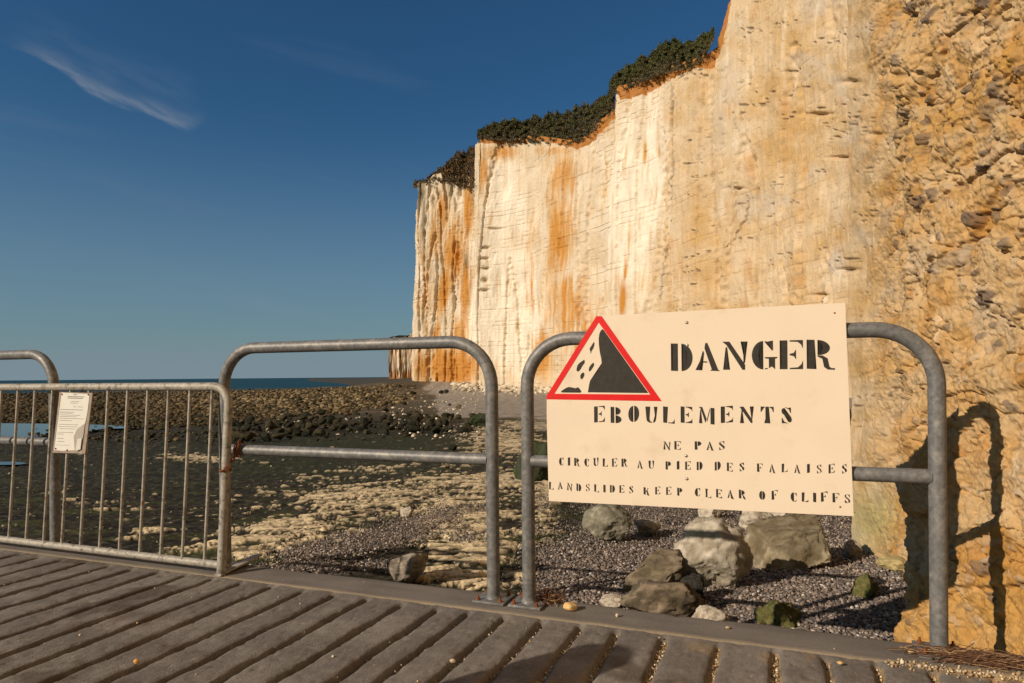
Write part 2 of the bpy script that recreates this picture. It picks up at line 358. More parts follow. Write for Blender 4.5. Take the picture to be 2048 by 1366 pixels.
o = link('beach', raw_mesh('beach', V, grid_faces(*XG.shape), cc.reshape(-1, 3)), M_ground); tag(o, kind='structure')

def ground_at(px, py):
    r = ray(px, py); Y = 3.0
    lo_, hi_ = 2.4, 900.0
    for _ in range(60):
        mid = math.sqrt(lo_ * hi_)
        if HC + r[2] * mid > float(beach_z(np.array([r[0] * mid]), np.array([mid]))[0]): lo_ = mid
        else: hi_ = mid
    return r[0] * lo_, lo_, HC + r[2] * lo_

# ------------------------------------------------------------------ sea and pool
m = mat_new('sea_water', (0.006, 0.045, 0.048), rough=0.4, var=0.35, vscale=0.02, bump=0, spec=0.12)
t = m.node_tree; bn = t.nodes.new('ShaderNodeBump'); bn.inputs['Strength'].default_value = 0.8; bn.inputs['Distance'].default_value = 0.4
ns = t.nodes.new('ShaderNodeTexNoise'); ns.inputs['Scale'].default_value = 0.35; ns.inputs['Detail'].default_value = 6
gg = t.nodes.new('ShaderNodeNewGeometry'); t.links.new(gg.outputs['Position'], ns.inputs['Vector']); t.links.new(ns.outputs[0], bn.inputs['Height']); t.links.new(bn.outputs[0], t.nodes['Principled BSDF'].inputs['Normal'])
rr_ = np.array([120, 400, 1500, 6000, 20000, 90000.]); th = np.linspace(-2.2, 2.2, 90)
V = np.array([[r * math.sin(a), r * math.cos(a), -3.75] for r in rr_ for a in th])
o = link('sea', raw_mesh('sea', V, grid_faces(len(rr_), len(th))), m); tag(o, kind='structure')
m = mat_new('pool_water', (0.02, 0.025, 0.03), rough=0.06, var=0.1, bump=0.15, bscale=3, bdist=0.02, spec=0.6)
mb = MB()
def poolpoly(pp, dz=0.0):
    pts_ = []
    for (x, y) in pp:
        X, Y, Z = ground_at(x, y); pts_.append((X, Y, Z))
    z = np.mean([p[2] for p in pts_])
    return z, pts_
for pp in ([(-260, 858), (-60, 846), (60, 847), (150, 848), (250, 851), (270, 856), (200, 858), (180, 863), (110, 861), (80, 872), (60, 884), (-60, 890), (-260, 880)],
           [(-200, 925), (30, 923), (55, 926), (40, 929), (-200, 933)]):
    P = []
    zz = ground_at(60, 866 if pp[0][1] < 900 else 926)[2] + 0.035
    for (x, y) in pp:
        r = ray(x, y); t_ = (zz - HC) / r[2]; P.append((r[0] * t_, t_, zz))
    mb.poly(P)
o = mb.build('tide_pool', m, smooth=False); tag(o, kind='structure')

# ------------------------------------------------------------------ cliff
TOP = [(700, 380), (825, 369), (852, 366), (862, 352), (876, 342), (884, 356), (902, 350), (912, 362), (922, 352), (939, 356), (940, 289), (948, 280), (960, 272), (1003, 271), (1069, 276), (1113, 281), (1144, 283), (1170, 270), (1181, 255), (1200, 238), (1219, 221), (1224, 178), (1276, 162), (1308, 143), (1371, 127), (1405, 110), (1425, 66), (1431, 40), (1444, 2), (1452, -60), (1470, -400)]
TOPX = np.array([p[0] for p in TOP], float); TOPY = np.array([p[1] for p in TOP], float)
seglen = np.hypot(*np.diff(FOOT, axis=0).T)
cols = []
for i in range(len(FOOT) - 1):
    a, b = FOOT[i], FOOT[i + 1]
    if b[1] < 1.3: n = 10
    else:
        pa, pb = (1024 + F * q[0] / max(q[1], 1.2) for q in (a, b)); d = abs(pa - pb)
        n = int(max(d * 0.85, 10, seglen[i] / np.mean([a[1], b[1]]) * 160))
        if 5.4 < b[1] < 64.5: n = 25
    for k in range(n): cols.append(i + k / n)
cols.append(len(FOOT) - 1.0); cols = np.array(cols)
fx = np.interp(cols, range(len(FOOT)), FOOT[:, 0]); fy = np.interp(cols, range(len(FOOT)), FOOT[:, 1])
tx = np.gradient(fx); ty = np.gradient(fy); L_ = np.hypot(tx, ty); nx_ = -ty / L_; ny_ = tx / L_
kk = np.ones(9) / 9
nx_ = np.convolve(np.pad(nx_, 4, 'edge'), kk, 'valid'); ny_ = np.convolve(np.pad(ny_, 4, 'edge'), kk, 'valid'); q = np.hypot(nx_, ny_); nx_ /= q; ny_ /= q
arc = np.concatenate([[0], np.cumsum(np.hypot(np.diff(fx), np.diff(fy)))])
fyc = np.maximum(fy, 1.6)
cpx = np.where(fy > 1.0, 1024 + F * fx / np.maximum(fy, 1.0), 2600)
ztop = HC + (751 - ROLL * (cpx - 1024) - np.interp(cpx, TOPX, TOPY)) / F * fyc
idx_c = cols
ztop = np.where(cols < 18.3, 56.0, ztop)                      # nearer stretch rises out of the picture
ztop = np.where(fy > 187, 50, ztop)
ztop = np.where((fy > 60) & (fy < 187) & (ztop < 54), HC + (ztop - HC) * (1 + np.clip(0.035 * (ztop - 3) + 0.3, 0, 2.2) / fyc), ztop)
zfoot = beach_z(fx, fyc) - 0.25 - 0.004 * fyc
NR = 760; NV = 690
zvis = HC + 900 * fyc / F
zmid = np.minimum(zvis, ztop)
tt = np.linspace(0, 1, NV)[:, None]
ZA = zfoot[None] + (zmid - zfoot)[None] * tt
t2 = (np.linspace(0, 1, NR - NV + 1)[1:, None]) ** 2
ZB = zmid[None] + np.maximum(ztop - zmid, 0.02)[None] * t2
ZC = np.concatenate([ZA, ZB], 0)
X0 = np.repeat(fx[None], NR, 0); Y0 = np.repeat(fy[None], NR, 0); YC = np.maximum(Y0, 1.6); AR = np.repeat(arc[None], NR, 0)
CPX, CPY = topix(X0, YC, ZC); CPX = np.where(Y0 < 1.3, 2048 + (1.3 - Y0) * 500, CPX)
rough = 0.045 + 0.022 * ss(1690, 1790, CPX + 30 * noise(CPY / 60, CPX / 60, s=2))
near = ss(6.0, 4.0, YC)
D = np.zeros_like(X0)
for k, lam_ in enumerate([12, 6, 3, 1.5, 0.75, 0.38, 0.19, 0.09, 0.045, 0.022]):
    wgt = ss(0.0012, 0.004, lam_ / YC) * ss(0.30, 0.12, lam_ / YC)
    if wgt.max() < 0.01: continue
    vz = 0.65 + 0.35 * ss(40, 5, YC)                           # the far face is drawn out vertically
    nn = noise(X0 / lam_, Y0 / lam_, ZC * vz / lam_, s=100 + k)
    bil = 1 - 2 * np.abs(noise(X0 / lam_ + 5, Y0 / lam_, ZC * (0.6 + 0.4 * vz) / lam_, s=200 + k))
    D += rough * lam_ * wgt * (nn * (1 - 0.6 * near) - bil * 0.6 * near) * 1.25
# lumps with creases on the nearest rock
wf, wsx, wid = worley(AR / 0.33 + 0.25 * noise(AR * 5, ZC * 5, s=6), ZC / 0.26 + 0.25 * noise(AR * 5, ZC * 5, s=7), s=3)
kb, kb2, kid = worley(AR / 0.075 + 0.5 * noise(AR * 14, ZC * 14, s=61), ZC / 0.06 + 0.5 * noise(AR * 14, ZC * 14, s=62), s=63)
D -= near * ss(1690, 1780, CPX) * 0.016 * ss(0.07, 0.0, np.abs(fbm(AR * 3.2, ZC * 5.0, o=4, s=67)))
D += near * ss(1690, 1780, CPX) * (0.009 * fbm(AR * 30, ZC * 34, o=4, s=68, g=0.7))
kn = ss(-0.1, 0.4, fbm(AR * 2.2, ZC * 2.2, o=3, s=64))
D += near * ss(1690, 1780, CPX) * (0.022 * (0.5 - wf) + 0.020 * (wid - 0.5) - 0.010 * ss(0.06, 0.0, wsx - wf) + (0.25 + kn) * (0.012 * (0.5 - kb) + 0.012 * (kid - 0.5)))
D += near * 0.007 * np.abs(noise(AR * 9, ZC * 10, s=65)) + near * 0.005 * np.abs(noise(AR * 26, ZC * 28, s=66))
# overhanging slanted ledges on the nearest rock
led = noise(AR * 1.2, (ZC + 0.35 * AR) * 3.2, s=51)
D += near * 0.016 * ss(0.05, 0.12, led) * ss(0.9, 0.3, led)
# bedding planes of the distant face
bz = ZC / 0.95 + 0.35 * noise(AR * 0.03, ZC * 0.02, s=33)
bed = np.abs(bz - np.round(bz)) * 2
bedn = (1 - 0.55 * ss(1200, 1400, CPX)) * ss(0.30, 0.0, bed + 0.15 * noise(AR * 0.9, ZC * 2, s=38)) * ss(-0.05, 0.6, 0.6 * noise(AR * 0.5, ZC * 0.8, s=37) + noise(AR * 0.06, np.round(bz) * 3.1, s=34))
farw = ss(30, 90, YC)
D -= farw * 0.20 * bedn
# vertical buttresses and gullies
gul = np.abs(noise(AR / 7.0, ZC / 60, s=35)); D -= farw * 0.6 * ss(0.10, 0.0, gul + 0.05 * noise(AR, ZC, s=39))
gul2 = np.abs(noise(AR / 2.6, ZC / 26, s=36)); jag = ss(950, 935, CPX)
D -= farw * (0.05 + 0.75 * jag) * ss(0.20, 0.0, gul2 + 0.10 * noise(AR * 0.7, ZC * 0.5, s=40))
D += farw * (0.12 + 0.15 * jag) * np.abs(noise(AR / 1.1, ZC / 3.5, s=41)) + farw * 0.10 * np.abs(noise(AR / 0.5, ZC / 1.2, s=42))
D -= 9e-3 * 0
# notches (the broken steps at 965 px), cracks
notch = blobs(CPX, CPY, [(968, 494, 9, 2.5, 1), (967, 516, 8, 2.5, 1), (968, 536, 8, 2.5, 1), (967, 560, 7, 5, 1), (966, 580, 10, 3, 1), (985, 455, 12, 2, .6), (952, 612, 3, 16, .9)])
D -= notch * 1.3
crx = [(1328, [(150, 1322), (230, 1330), (330, 1335), (450, 1330), (520, 1320), (600, 1316)]), (1475, [(400, 1480), (440, 1474), (480, 1455), (495, 1438)])]
crack = np.zeros_like(D)
for _, L in crx:
    ys_ = np.array([p[0] for p in L], float); xs_ = np.array([p[1] for p in L], float)
    cxx = np.interp(CPY, ys_, xs_) + 3 * noise(CPY / 9, CPY * 0, s=4)
    crack = np.maximum(crack, ss(3.0, 0.8, np.abs(CPX - cxx)) * (CPY > ys_[0]) * (CPY < ys_[-1]))
D -= crack * YC * 0.004
# pits and flint holes along beds, middle stretch
mid = ss(1300, 1380, CPX) * ss(1800, 1720, CPX)
pw, pw2, pid = worley(CPX / 17 + noise(CPX / 30, CPY / 30, s=8), CPY / 9, s=14)
band = ss(0.15, 0.45, noise(CPX / 190, (CPY + 0.25 * CPX) / 26, s=15))
pit = ss(0.34, 0.12, pw) * (pid > 0.80 - 0.45 * band) * (pid < 0.99 - 0.2 * (1 - band)) * mid
pit = pit * ss(-0.2, 0.3, noise(CPX / 60, CPY / 40, s=18) + 0.25)
D -= pit * 0.0028 * YC
bigpit = blobs(CPX, CPY, [(1690, 540, 16, 4, 1), (1640, 590, 14, 3, .7), (1455, 376, 14, 3, 1), (1620, 228, 26, 4, .9), (1690, 165, 20, 6, .9), (1800, 32, 16, 8, 1), (1880, 30, 9, 7, .9), (1665, 315, 18, 3, .8), (1800, 150, 30, 8, .8), (1830, 195, 18, 12, .7), (1798, 325, 10, 8, .8), (1905, 372, 16, 6, 1), (2035, 380, 20, 16, .8), (1750, 270, 12, 5, .6), (1770, 400, 16, 14, .6)])
D -= bigpit * 0.010 * YC
# flints set in the nearest rock
fw, fw2, fid = worley(AR / 0.11 + 0.3 * noise(AR * 12, ZC * 12, s=22), ZC / 0.075 + 0.3 * noise(AR * 12, ZC * 12, s=23), s=24)
sw, sw2, sid = worley(AR / 0.05 + 0.4 * noise(AR * 20, ZC * 20, s=71), ZC / 0.038 + 0.4 * noise(AR * 20, ZC * 20, s=72), s=73)
stn = ss(0.42, 0.30, sw) * (sid > 0.72) * ss(1740, 1790, CPX) * near; D += stn * 0.007
flint = ss(0.36, 0.26, fw) * (fid > 0.94 - 0.10 * ss(300, 400, CPY) * ss(560, 480, CPY)) * ss(1760, 1790, CPX) * near
D += flint * 0.012
bul = blobs(CPX, CPY, [(1700, 300, 200, 400, 0.0)])
# cliff leans back a little with height
lean = 0.035 * np.maximum(ZC - 3, 0) * farw
bx = X0 + nx_[None] * (D - lean); by = Y0 + ny_[None] * (D - lean)
taper = ss(-0.25, 0.0, -np.abs(0 * D))
# colour
cream = np.array([0.68, 0.595, 0.465]); tan = np.array([0.52, 0.345, 0.155]); ora = np.array([0.50, 0.225, 0.045]); grey = np.array([0.50, 0.45, 0.38]); dark = np.array([0.12, 0.095, 0.07]); whit = np.array([0.80, 0.73, 0.61])
st = noise(CPX / 11, CPY / 130, s=301) * 0.5 + noise(CPX / 4.5, CPY / 60, s=302) * 0.3 + noise(CPX / 30, CPY / 240, s=303) * 0.5
pn = fbm(CPX / 70, CPY / 60, o=5, s=304)
tanm = np.interp(CPX, [820, 1150, 1260, 1340, 1500, 1700, 1800], [0.05, 0.15, 0.22, 0.5, 0.58, 0.72, 0.85])
tanm = np.clip(tanm + 0.45 * pn + 0.18 * st, 0, 1)
tb = blobs(CPX, CPY, [(1400, 520, 60, 110, .35), (1340, 200, 40, 60, .2), (1560, 200, 60, 160, .35), (1480, 420, 50, 60, .3), (1650, 450, 50, 150, -0.0)])
tanm = np.clip(tanm + tb, 0, 1)
cl = lerp(cream, tan, tanm)
cl = lerp(0, 0, 0 * D) + cl * (1 - (0.55 * ss(0.15, 0.6, fbm(CPX / 90, CPY / 120, o=4, s=310)) * ss(1300, 1500, CPX))[..., None]) + grey * (0.55 * ss(0.15, 0.6, fbm(CPX / 90, CPY / 120, o=4, s=310)) * ss(1300, 1500, CPX))[..., None]
cl = over(cl, whit, 0.95 * ss(0.0, 0.45, blobs(CPX, CPY, [(1010, 620, 60, 110, 1), (1250, 420, 40, 150, .9), (1000, 400, 40, 90, .6), (1290, 330, 20, 130, .7), (960, 680, 40, 60, .9)]) + 0.3 * st))
OR = blobs(CPX, CPY, [(1118, 350, 34, 60, .75), (1112, 470, 34, 110, .85), (1125, 610, 50, 90, .70), (1085, 710, 22, 60, .9), (1170, 700, 60, 90, .55), (1060, 560, 12, 120, .45), (1195, 250, 12, 20, .7),
    (884, 585, 15, 60, 1.15, 8), (925, 560, 14, 90, .85), (905, 500, 34, 70, .85), (880, 420, 20, 60, .7), (850, 560, 14, 80, .6), (928, 420, 12, 80, .9), (868, 470, 22, 60, .6), (870, 670, 10, 50, .8, 12), (900, 735, 62, 40, 1.25), (850, 735, 25, 45, .9), (915, 680, 20, 60, .8), (845, 600, 20, 60, .45),
    (990, 300, 60, 20, .65), (960, 340, 18, 60, .7), (1100, 300, 60, 16, .6), (1275, 300, 5, 30, .9), (1302, 305, 5, 20, .7), (1200, 640, 30, 60, .35), (1330, 480, 14, 60, .4)])
st2 = noise(CPX / 3.4, CPY / 45, s=361) * 0.5 + noise(CPX / 7, CPY / 90, s=362) * 0.45 + fbm(CPX / 26, CPY / 70, o=4, s=363) * 0.4
cl = over(cl, [0.56, 0.36, 0.16], 0.65 * ss(-0.1, 0.8, st2 + 0.5 * OR) * ss(1500, 1300, CPX))
cl = over(cl, [0.62, 0.54, 0.43], 0.5 * ss(0.1, 0.7, noise(CPX / 18, CPY / 100, s=364) + 0.3 * st2) * ss(1400, 1300, CPX))
cl = over(cl, [0.58, 0.355, 0.14], 0.85 * ss(0.22, 0.85, OR * 1.05 + 0.30 * fbm(CPX / 40, CPY / 110, o=4, s=365) + 0.12 * st2) * ss(1400, 1320, CPX))
cl = over(cl, ora, ss(0.30, 1.0, OR + 0.50 * st2 + 0.25 * st) * 0.95 * ss(1400, 1340, CPX))
cl = over(cl, ora, 1.0 * blobs(CPX, CPY, [(1246, 600, 8, 42, 1.3), (1247, 545, 4, 30, 1.1), (1246, 640, 6, 20, 1.0)]) ** 1.5)
cl = over(cl, ora * 0.9, 0.35 * ss(0.25, 0.7, fbm(CPX / 40, CPY / 90, o=4, s=320)) * ss(1300, 1500, CPX))
cl = over(cl, [0.17, 0.14, 0.09], blobs(CPX, CPY, [(836, 385, 9, 26, 1.0), (842, 440, 4, 60, .9), (928, 520, 7, 18, .8), (932, 370, 6, 40, .8), (893, 372, 5, 30, .7)]) * ss(-0.3, 0.3, st + 0.2))
soilt = ss(1, 0, (CPY - (751 - (ztop[None] - HC) / YC * F)) / np.interp(CPX, [820, 940, 960, 1100, 1180, 1222, 1225, 1300, 1370, 1425, 1440], [0.1, 0.1, 12, 13, 30, 16, 34, 38, 20, 60, 0.1])[...] )
soilt = soilt * (CPX < 1442) * (CPX > 945) * (idx_c[None] > 17.5)
soilm = ss(0.04, 0.14, soilt * (1 + 0.6 * noise(CPX / 9, CPY / 5, s=330)))
cl = over(cl, [0.42, 0.17, 0.035], soilm * 0.95)
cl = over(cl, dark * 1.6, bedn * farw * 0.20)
cl = over(cl, dark * 1.2, notch * 0.3 + crack * 0.5)
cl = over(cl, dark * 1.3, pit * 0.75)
cl = over(cl, [0.16, 0.12, 0.10], flint * 0.85)
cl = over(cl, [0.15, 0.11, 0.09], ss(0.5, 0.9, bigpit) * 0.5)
nc = ss(1690, 1800, CPX)
cl = over(cl, [0.53, 0.41, 0.255], nc * 0.65 * ss(0.0, 0.5, fbm(AR * 5, ZC * 5, o=5, s=340) + 0.05 + 0.2 * (wid - .5)))
cl = over(cl, [0.45, 0.25, 0.07], nc * 0.85 * ss(0.05, 0.5, fbm(AR * 3, ZC * 3.3, o=5, s=341)))
cl = over(cl, [0.30, 0.25, 0.21], nc * 0.6 * ss(0.32, 0.6, fbm(AR * 6, ZC * 6, o=4, s=342)))
cl = over(cl, [0.50, 0.31, 0.10], 0.7 * ss(1.0, 0.2, np.abs(CPY - (310 - (CPX - 1790) * 0.78)) / 60) * ss(1760, 1830, CPX))
cl = over(cl, [0.50, 0.29, 0.075], 0.65 * nc * ss(1130, 1200, CPY))
cl = over(cl, [0.40, 0.37, 0.17], 0.75 * blobs(CPX, CPY, [(1740, 1040, 50, 60, 1.1)]) * (CPX < 1795))
cl = over(cl, [0.33, 0.22, 0.11], 0.35 * ss(0.25, 0.6, fbm(CPX / 16, CPY / 12, o=4, s=351)) * ss(1280, 1400, CPX))
cl = over(cl, [0.20, 0.15, 0.10], 0.55 * ss(0.50, 0.66, fbm(CPX / 7, CPY / 4, o=3, s=352)) * ss(1200, 1350, CPX))
cl = cl * (1 + 0.10 * noise(CPX / 2.6, CPY / 2.6, s=350) + 0.10 * fbm(CPX / 22, CPY / 34, o=4, s=353))[..., None]
cl = cl * (1 - nc[..., None] * np.array([0.06, 0.14, 0.27]))
cl = over(cl, [0.45, 0.37, 0.27], stn * 0.45 * (sid < 0.92)); cl = over(cl, [0.14, 0.11, 0.09], stn * 0.7 * (sid > 0.95))
cl = over(cl, [0.15, 0.115, 0.09], flint * 0.65)
cl = over(cl, [0.20, 0.13, 0.07], nc * 0.6 * ss(0.35, 0.75, fbm(AR * 16, ZC * 18, o=4, s=343)))
M_cliff = mat_new('chalk', vcol=True, rough=0.92, var=0.12, vscale=9, bump=0.45, bscale=38, bdist=0.012, spec=0.15)
# extra coarse bump for the distant face
V = np.stack([bx, by, ZC], -1).reshape(-1, 3)
CF = grid_faces(*X0.shape)
o = link('cliff', raw_mesh('cliff', V, CF, np.clip(cl, 0, 1).reshape(-1, 3)), M_cliff); tag(o, kind='structure')
# plateau behind the cliff edge
ncol = len(cols); ed = np.stack([bx[-1], by[-1], ZC[-1]], -1); sel = np.arange(0, ncol, 3)
rows = []
for k, (back, rise) in enumerate([(0.0, 0.0), (1.5, 0.5), (5, 1.6), (12, 2.2), (30, 3.5), (90, 5), (400, 8)]):
    e = ed[sel].copy(); wv = np.where((cols[sel] > 17.5), 1.0, 0.3)
    ex = -nx_[sel] if k < 4 else np.full(len(sel), 0.92); ey = -ny_[sel] if k < 4 else np.full(len(sel), 0.39)
    if k >= 4: e = rows[3].copy()
    e[:, 0] += ex * (back if k < 4 else back - 12); e[:, 1] += ey * (back if k < 4 else back - 12) * (1 if k < 4 else 1); e[:, 2] += rise * wv * 0.6 - (0.0 if k else 0.02)
    rows.append(e)
V = np.array(rows).reshape(-1, 3)
M_turf = mat_new('turf', (0.07, 0.075, 0.03), rough=0.95, var=0.5, vscale=0.6, bump=0.8, bscale=1.2, bdist=0.4, col2=(0.22, 0.12, 0.04), c2scale=0.25)
o = link('cliff_top', raw_mesh('cliff_top', V, grid_faces(len(rows), len(sel))), M_turf); tag(o, kind='structure')

# distant headland
hp = np.array([[-100, 780], [-118, 740], [-127.5, 705], [-124, 706], [-116, 702], [-108, 704], [-100, 699], [-90, 700], [-60, 690], [0, 690], [80, 700]], float)
cc_ = np.concatenate([np.linspace(i, i + 1, 60, endpoint=False) for i in range(1, len(hp) - 1)]); hx = np.interp(cc_, range(len(hp)), hp[:, 0]); hy = np.interp(cc_, range(len(hp)), hp[:, 1])
nr_ = 140; zt = 40 + 2 * noise(cc_ * 3, cc_ * 0, s=5) + 14 * ss(4, 9, cc_); zz = np.linspace(0, 1, nr_)[:, None] * (zt + 2)[None] - 2 + 1.0
H0 = np.repeat(hx[None], nr_, 0); H1 = np.repeat(hy[None], nr_, 0)
g1 = np.abs(noise(np.repeat(cc_[None], nr_, 0) * 5, zz / 40, s=6)); dd = 2.2 * ss(0.3, 0, g1) + 0.8 * noise(H0 / 3, H1 / 3, zz / 6, s=8)
hb = ss(0.22, 0, np.abs(zz / 1.6 - np.round(zz / 1.6)) * 2)
H1b = H1 + dd
a_ = np.repeat(cc_[None], nr_, 0); s_ = noise(a_ * 6, zz / 24, s=9) * .6 + noise(a_ * 22, zz / 12, s=10) * .4
hc = lerp((0.74, 0.62, 0.46), (0.52, 0.23, 0.06), ss(-0.05, 0.4, s_ + 0.25 * ss(12, 2, zz))); hc = over(hc, [0.2, 0.1, 0.05], 0.6 * ss(0.12, 0, g1)); hc = over(hc, [0.3, 0.2, 0.12], 0.25 * hb)
o = link('headland', raw_mesh('headland', np.stack([H0, H1b, zz], -1).reshape(-1, 3), grid_faces(nr_, len(cc_)), hc.reshape(-1, 3)), M_cliff); tag(o, kind='structure')
V = [];
for k, (bk, rs) in enumerate([(0, 0), (6, 1.5), (200, 10)]): V.append(np.stack([hx + bk * 0.6, H1b[-1] + bk, zz[-1] + rs], -1))
o = link('headland_top', raw_mesh('headland_top', np.array(V).reshape(-1, 3), grid_faces(3, len(cc_))), M_turf); tag(o, kind='structure')

# ------------------------------------------------------------------ scrub on the cliff edge
def leafmass(name, prof, depth_y, n, size, colA, colB, back=6.0, label=None, cat='scrub'):
    # prof: list of (px, bottom py, top py); plants are dealt out over the ledge between edge and crest, at true distance
    P = np.array(prof, float); x = RNG.uniform(P[0, 0], P[-1, 0], n)
    bot = np.interp(x, P[:, 0], P[:, 1]); top = np.interp(x, P[:, 0], P[:, 2]); 
    top = bot + (top - bot) * 0.90 * (1 + 0.20 * noise(x / 14, x * 0, s=71) + 0.07 * noise(x / 4, x * 0, s=72)) - 1.5 * RNG.exponential(1.0, n)
    tv = RNG.beta(1.0, 1.0, n); y = bot + (top - bot) * tv + 3 * (1 - tv)
    Yd = np.interp(x, [p[0] for p in depth_y], [p[1] for p in depth_y]) + back * tv + RNG.uniform(0, 1, n) * back * 0.5 * (1 - 0.5 * tv)
    cl_ = noise(x / 9, y / 7, s=73)
    Yd -= 1.8 * cl_
    dx = x - 1024; dy = y - CY; X = (dx - ROLL * dy) / F * Yd; Z = HC - (dy + ROLL * dx) / F * Yd
    c = np.stack([X, Yd, Z], -1)
    a = RNG.normal(size=(n, 3)); a /= np.linalg.norm(a, axis=1)[:, None]; b = RNG.normal(size=(n, 3)); b = np.cross(a, b); b /= np.linalg.norm(b, axis=1)[:, None]
    s_ = size * RNG.uniform(0.5, 1.4, n)[:, None] * (Yd / 130)[:, None]
    V_ = np.stack([c - a * s_ * 1.3, c + b * s_ * 0.6, c + a * s_ * 1.3, c - b * s_ * 0.6], 1).reshape(-1, 3)
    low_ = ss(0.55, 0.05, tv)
    mixv = np.clip(0.5 + 0.5 * noise(x / 14, y / 9, s=74) + RNG.normal(0, 0.2, n) - 0.35 * (1 - tv), 0, 1)
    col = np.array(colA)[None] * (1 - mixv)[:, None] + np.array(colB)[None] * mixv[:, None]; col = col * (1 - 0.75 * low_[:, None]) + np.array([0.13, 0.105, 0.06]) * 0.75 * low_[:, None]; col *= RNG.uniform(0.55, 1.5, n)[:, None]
    me = raw_mesh(name, V_, np.arange(4 * n).reshape(-1, 4), np.repeat(col, 4, 0))
    o_ = link(name, me, M_leaf, smooth=False); tag(o_, kind='stuff', label=label, cat=cat); return o_
M_leaf = mat_new('leaves', vcol=True, rough=0.7, var=0.2, vscale=2, bump=0, spec=0.2)
dY = [(825, 183), (940, 172), (941, 162), (1060, 152), (1100, 143), (1220, 124), (1260, 119), (1350, 107), (1440, 95)]
leafmass('scrub', [(955, 275, 266), (975, 276, 252), (1000, 278, 240), (1050, 281, 238), (1090, 284, 226), (1130, 288, 218), (1160, 282, 208), (1185, 262, 203), (1222, 226, 178), (1229, 215, 174)], dY, 52000, 0.14, (0.10, 0.075, 0.035), (0.085, 0.10, 0.030), 5, 'dark scrub along the lower orange edge of the cliff top')
leafmass('scrub', [(1219, 200, 165), (1230, 184, 146), (1270, 168, 120), (1300, 156, 104), (1322, 146, 84), (1345, 140, 74), (1360, 136, 78), (1380, 134, 84), (1410, 112, 66), (1428, 74, 56)], dY, 52000, 0.13, (0.10, 0.08, 0.035), (0.085, 0.12, 0.030), 4.5, 'green bushes on the higher orange step of the cliff top')
leafmass('scrub', [(828, 372, 366), (850, 368, 364), (853, 366, 360), (868, 352, 348), (880, 362, 338), (900, 360, 316), (915, 368, 302), (932, 372, 294), (940, 372, 288), (949, 372, 286)], dY, 16000, 0.16, (0.16, 0.09, 0.035), (0.07, 0.06, 0.025), 8, 'brown thin scrub on the steep gully behind the white buttress')


# ------------------------------------------------------------------ rocks
def ico(sub):
    bm = bmesh.new(); bmesh.ops.create_icosphere(bm, subdivisions=sub, radius=1.0)
    v = np.array([q.co[:] for q in bm.verts]); f = np.array([[x.index for x in q.verts] for q in bm.faces]); bm.free(); return v, f
ICO = {k: ico(k) for k in (1, 2, 3, 5)}
def rockv(sub, seed, planes=9, cut=(0.55, 0.85), amp=0.10, rnd=0.9, nsc=1.6, pl=None):
    r = np.random.default_rng(seed); v = ICO[sub][0].copy()
    for _ in range(planes):
        n = r.normal(size=3); n /= np.linalg.norm(n); d = r.uniform(*cut); e = v @ n - d; v -= np.where(e > 0, e * rnd, 0)[:, None] * n
    for (a_, b_, c_, d_) in (pl or []):
        n = np.array([a_, b_, c_], float); n /= np.linalg.norm(n); e = v @ n - d_; v -= np.where(e > 0, e, 0)[:, None] * n
    o3 = r.uniform(0, 50, 3)
    dn = ICO[sub][0]
    h = fbm(dn[:, 0] * nsc + o3[0], dn[:, 1] * nsc + o3[1], dn[:, 2] * nsc + o3[2], o=6 if sub > 3 else 3, s=seed % 97, g=0.55) * (1.5 if sub > 3 else 1)
    v += dn * (h * amp)[:, None]
    if sub > 3:
        cr = np.abs(fbm(dn[:, 0] * 2.4 + o3[1], dn[:, 1] * 2.4, dn[:, 2] * 2.4 + o3[0], o=3, s=seed % 91 + 5)); v -= dn * (0.06 * ss(0.07, 0, cr))[:, None]; cr2 = np.abs(fbm(dn[:, 0] * 3 + o3[2], dn[:, 1] * 3, dn[:, 2] * 7 + o3[0], o=3, s=seed % 83 + 7)); v -= dn * (0.035 * ss(0.06, 0, cr2))[:, None]
        v += dn * (0.03 * fbm(dn[:, 0] * 11, dn[:, 1] * 11, dn[:, 2] * 11, o=3, s=seed % 31))[:, None]
    return v
M_rock = mat_new('boulder_stone', vcol=True, rough=0.88, var=0.22, vscale=14, bump=0.6, bscale=45, bdist=0.012, spec=0.2)
def rcol(v, dn, seed, base, alt, moss, mossy, low=0.0, top=0.0):
    n = fbm(dn[:, 0] * 3, dn[:, 1] * 3, dn[:, 2] * 3, o=4, s=seed); c = lerp(base, alt, ss(-0.25, 0.35, n))
    m_ = fbm(dn[:, 0] * 2.2 + 9, dn[:, 1] * 2.2, dn[:, 2] * 4, o=4, s=seed + 3)
    return over(c, moss, mossy * ss(-0.1 - 0.3 * mossy, 0.3, m_ + low * ss(0.3, -0.7, dn[:, 2]) + top * ss(0, 0.8, dn[:, 2])))
GREY = ((0.42, 0.36, 0.28), (0.24, 0.20, 0.16), (0.11, 0.10, 0.06)); PALE = ((0.55, 0.49, 0.40), (0.38, 0.32, 0.25), (0.16, 0.16, 0.08))
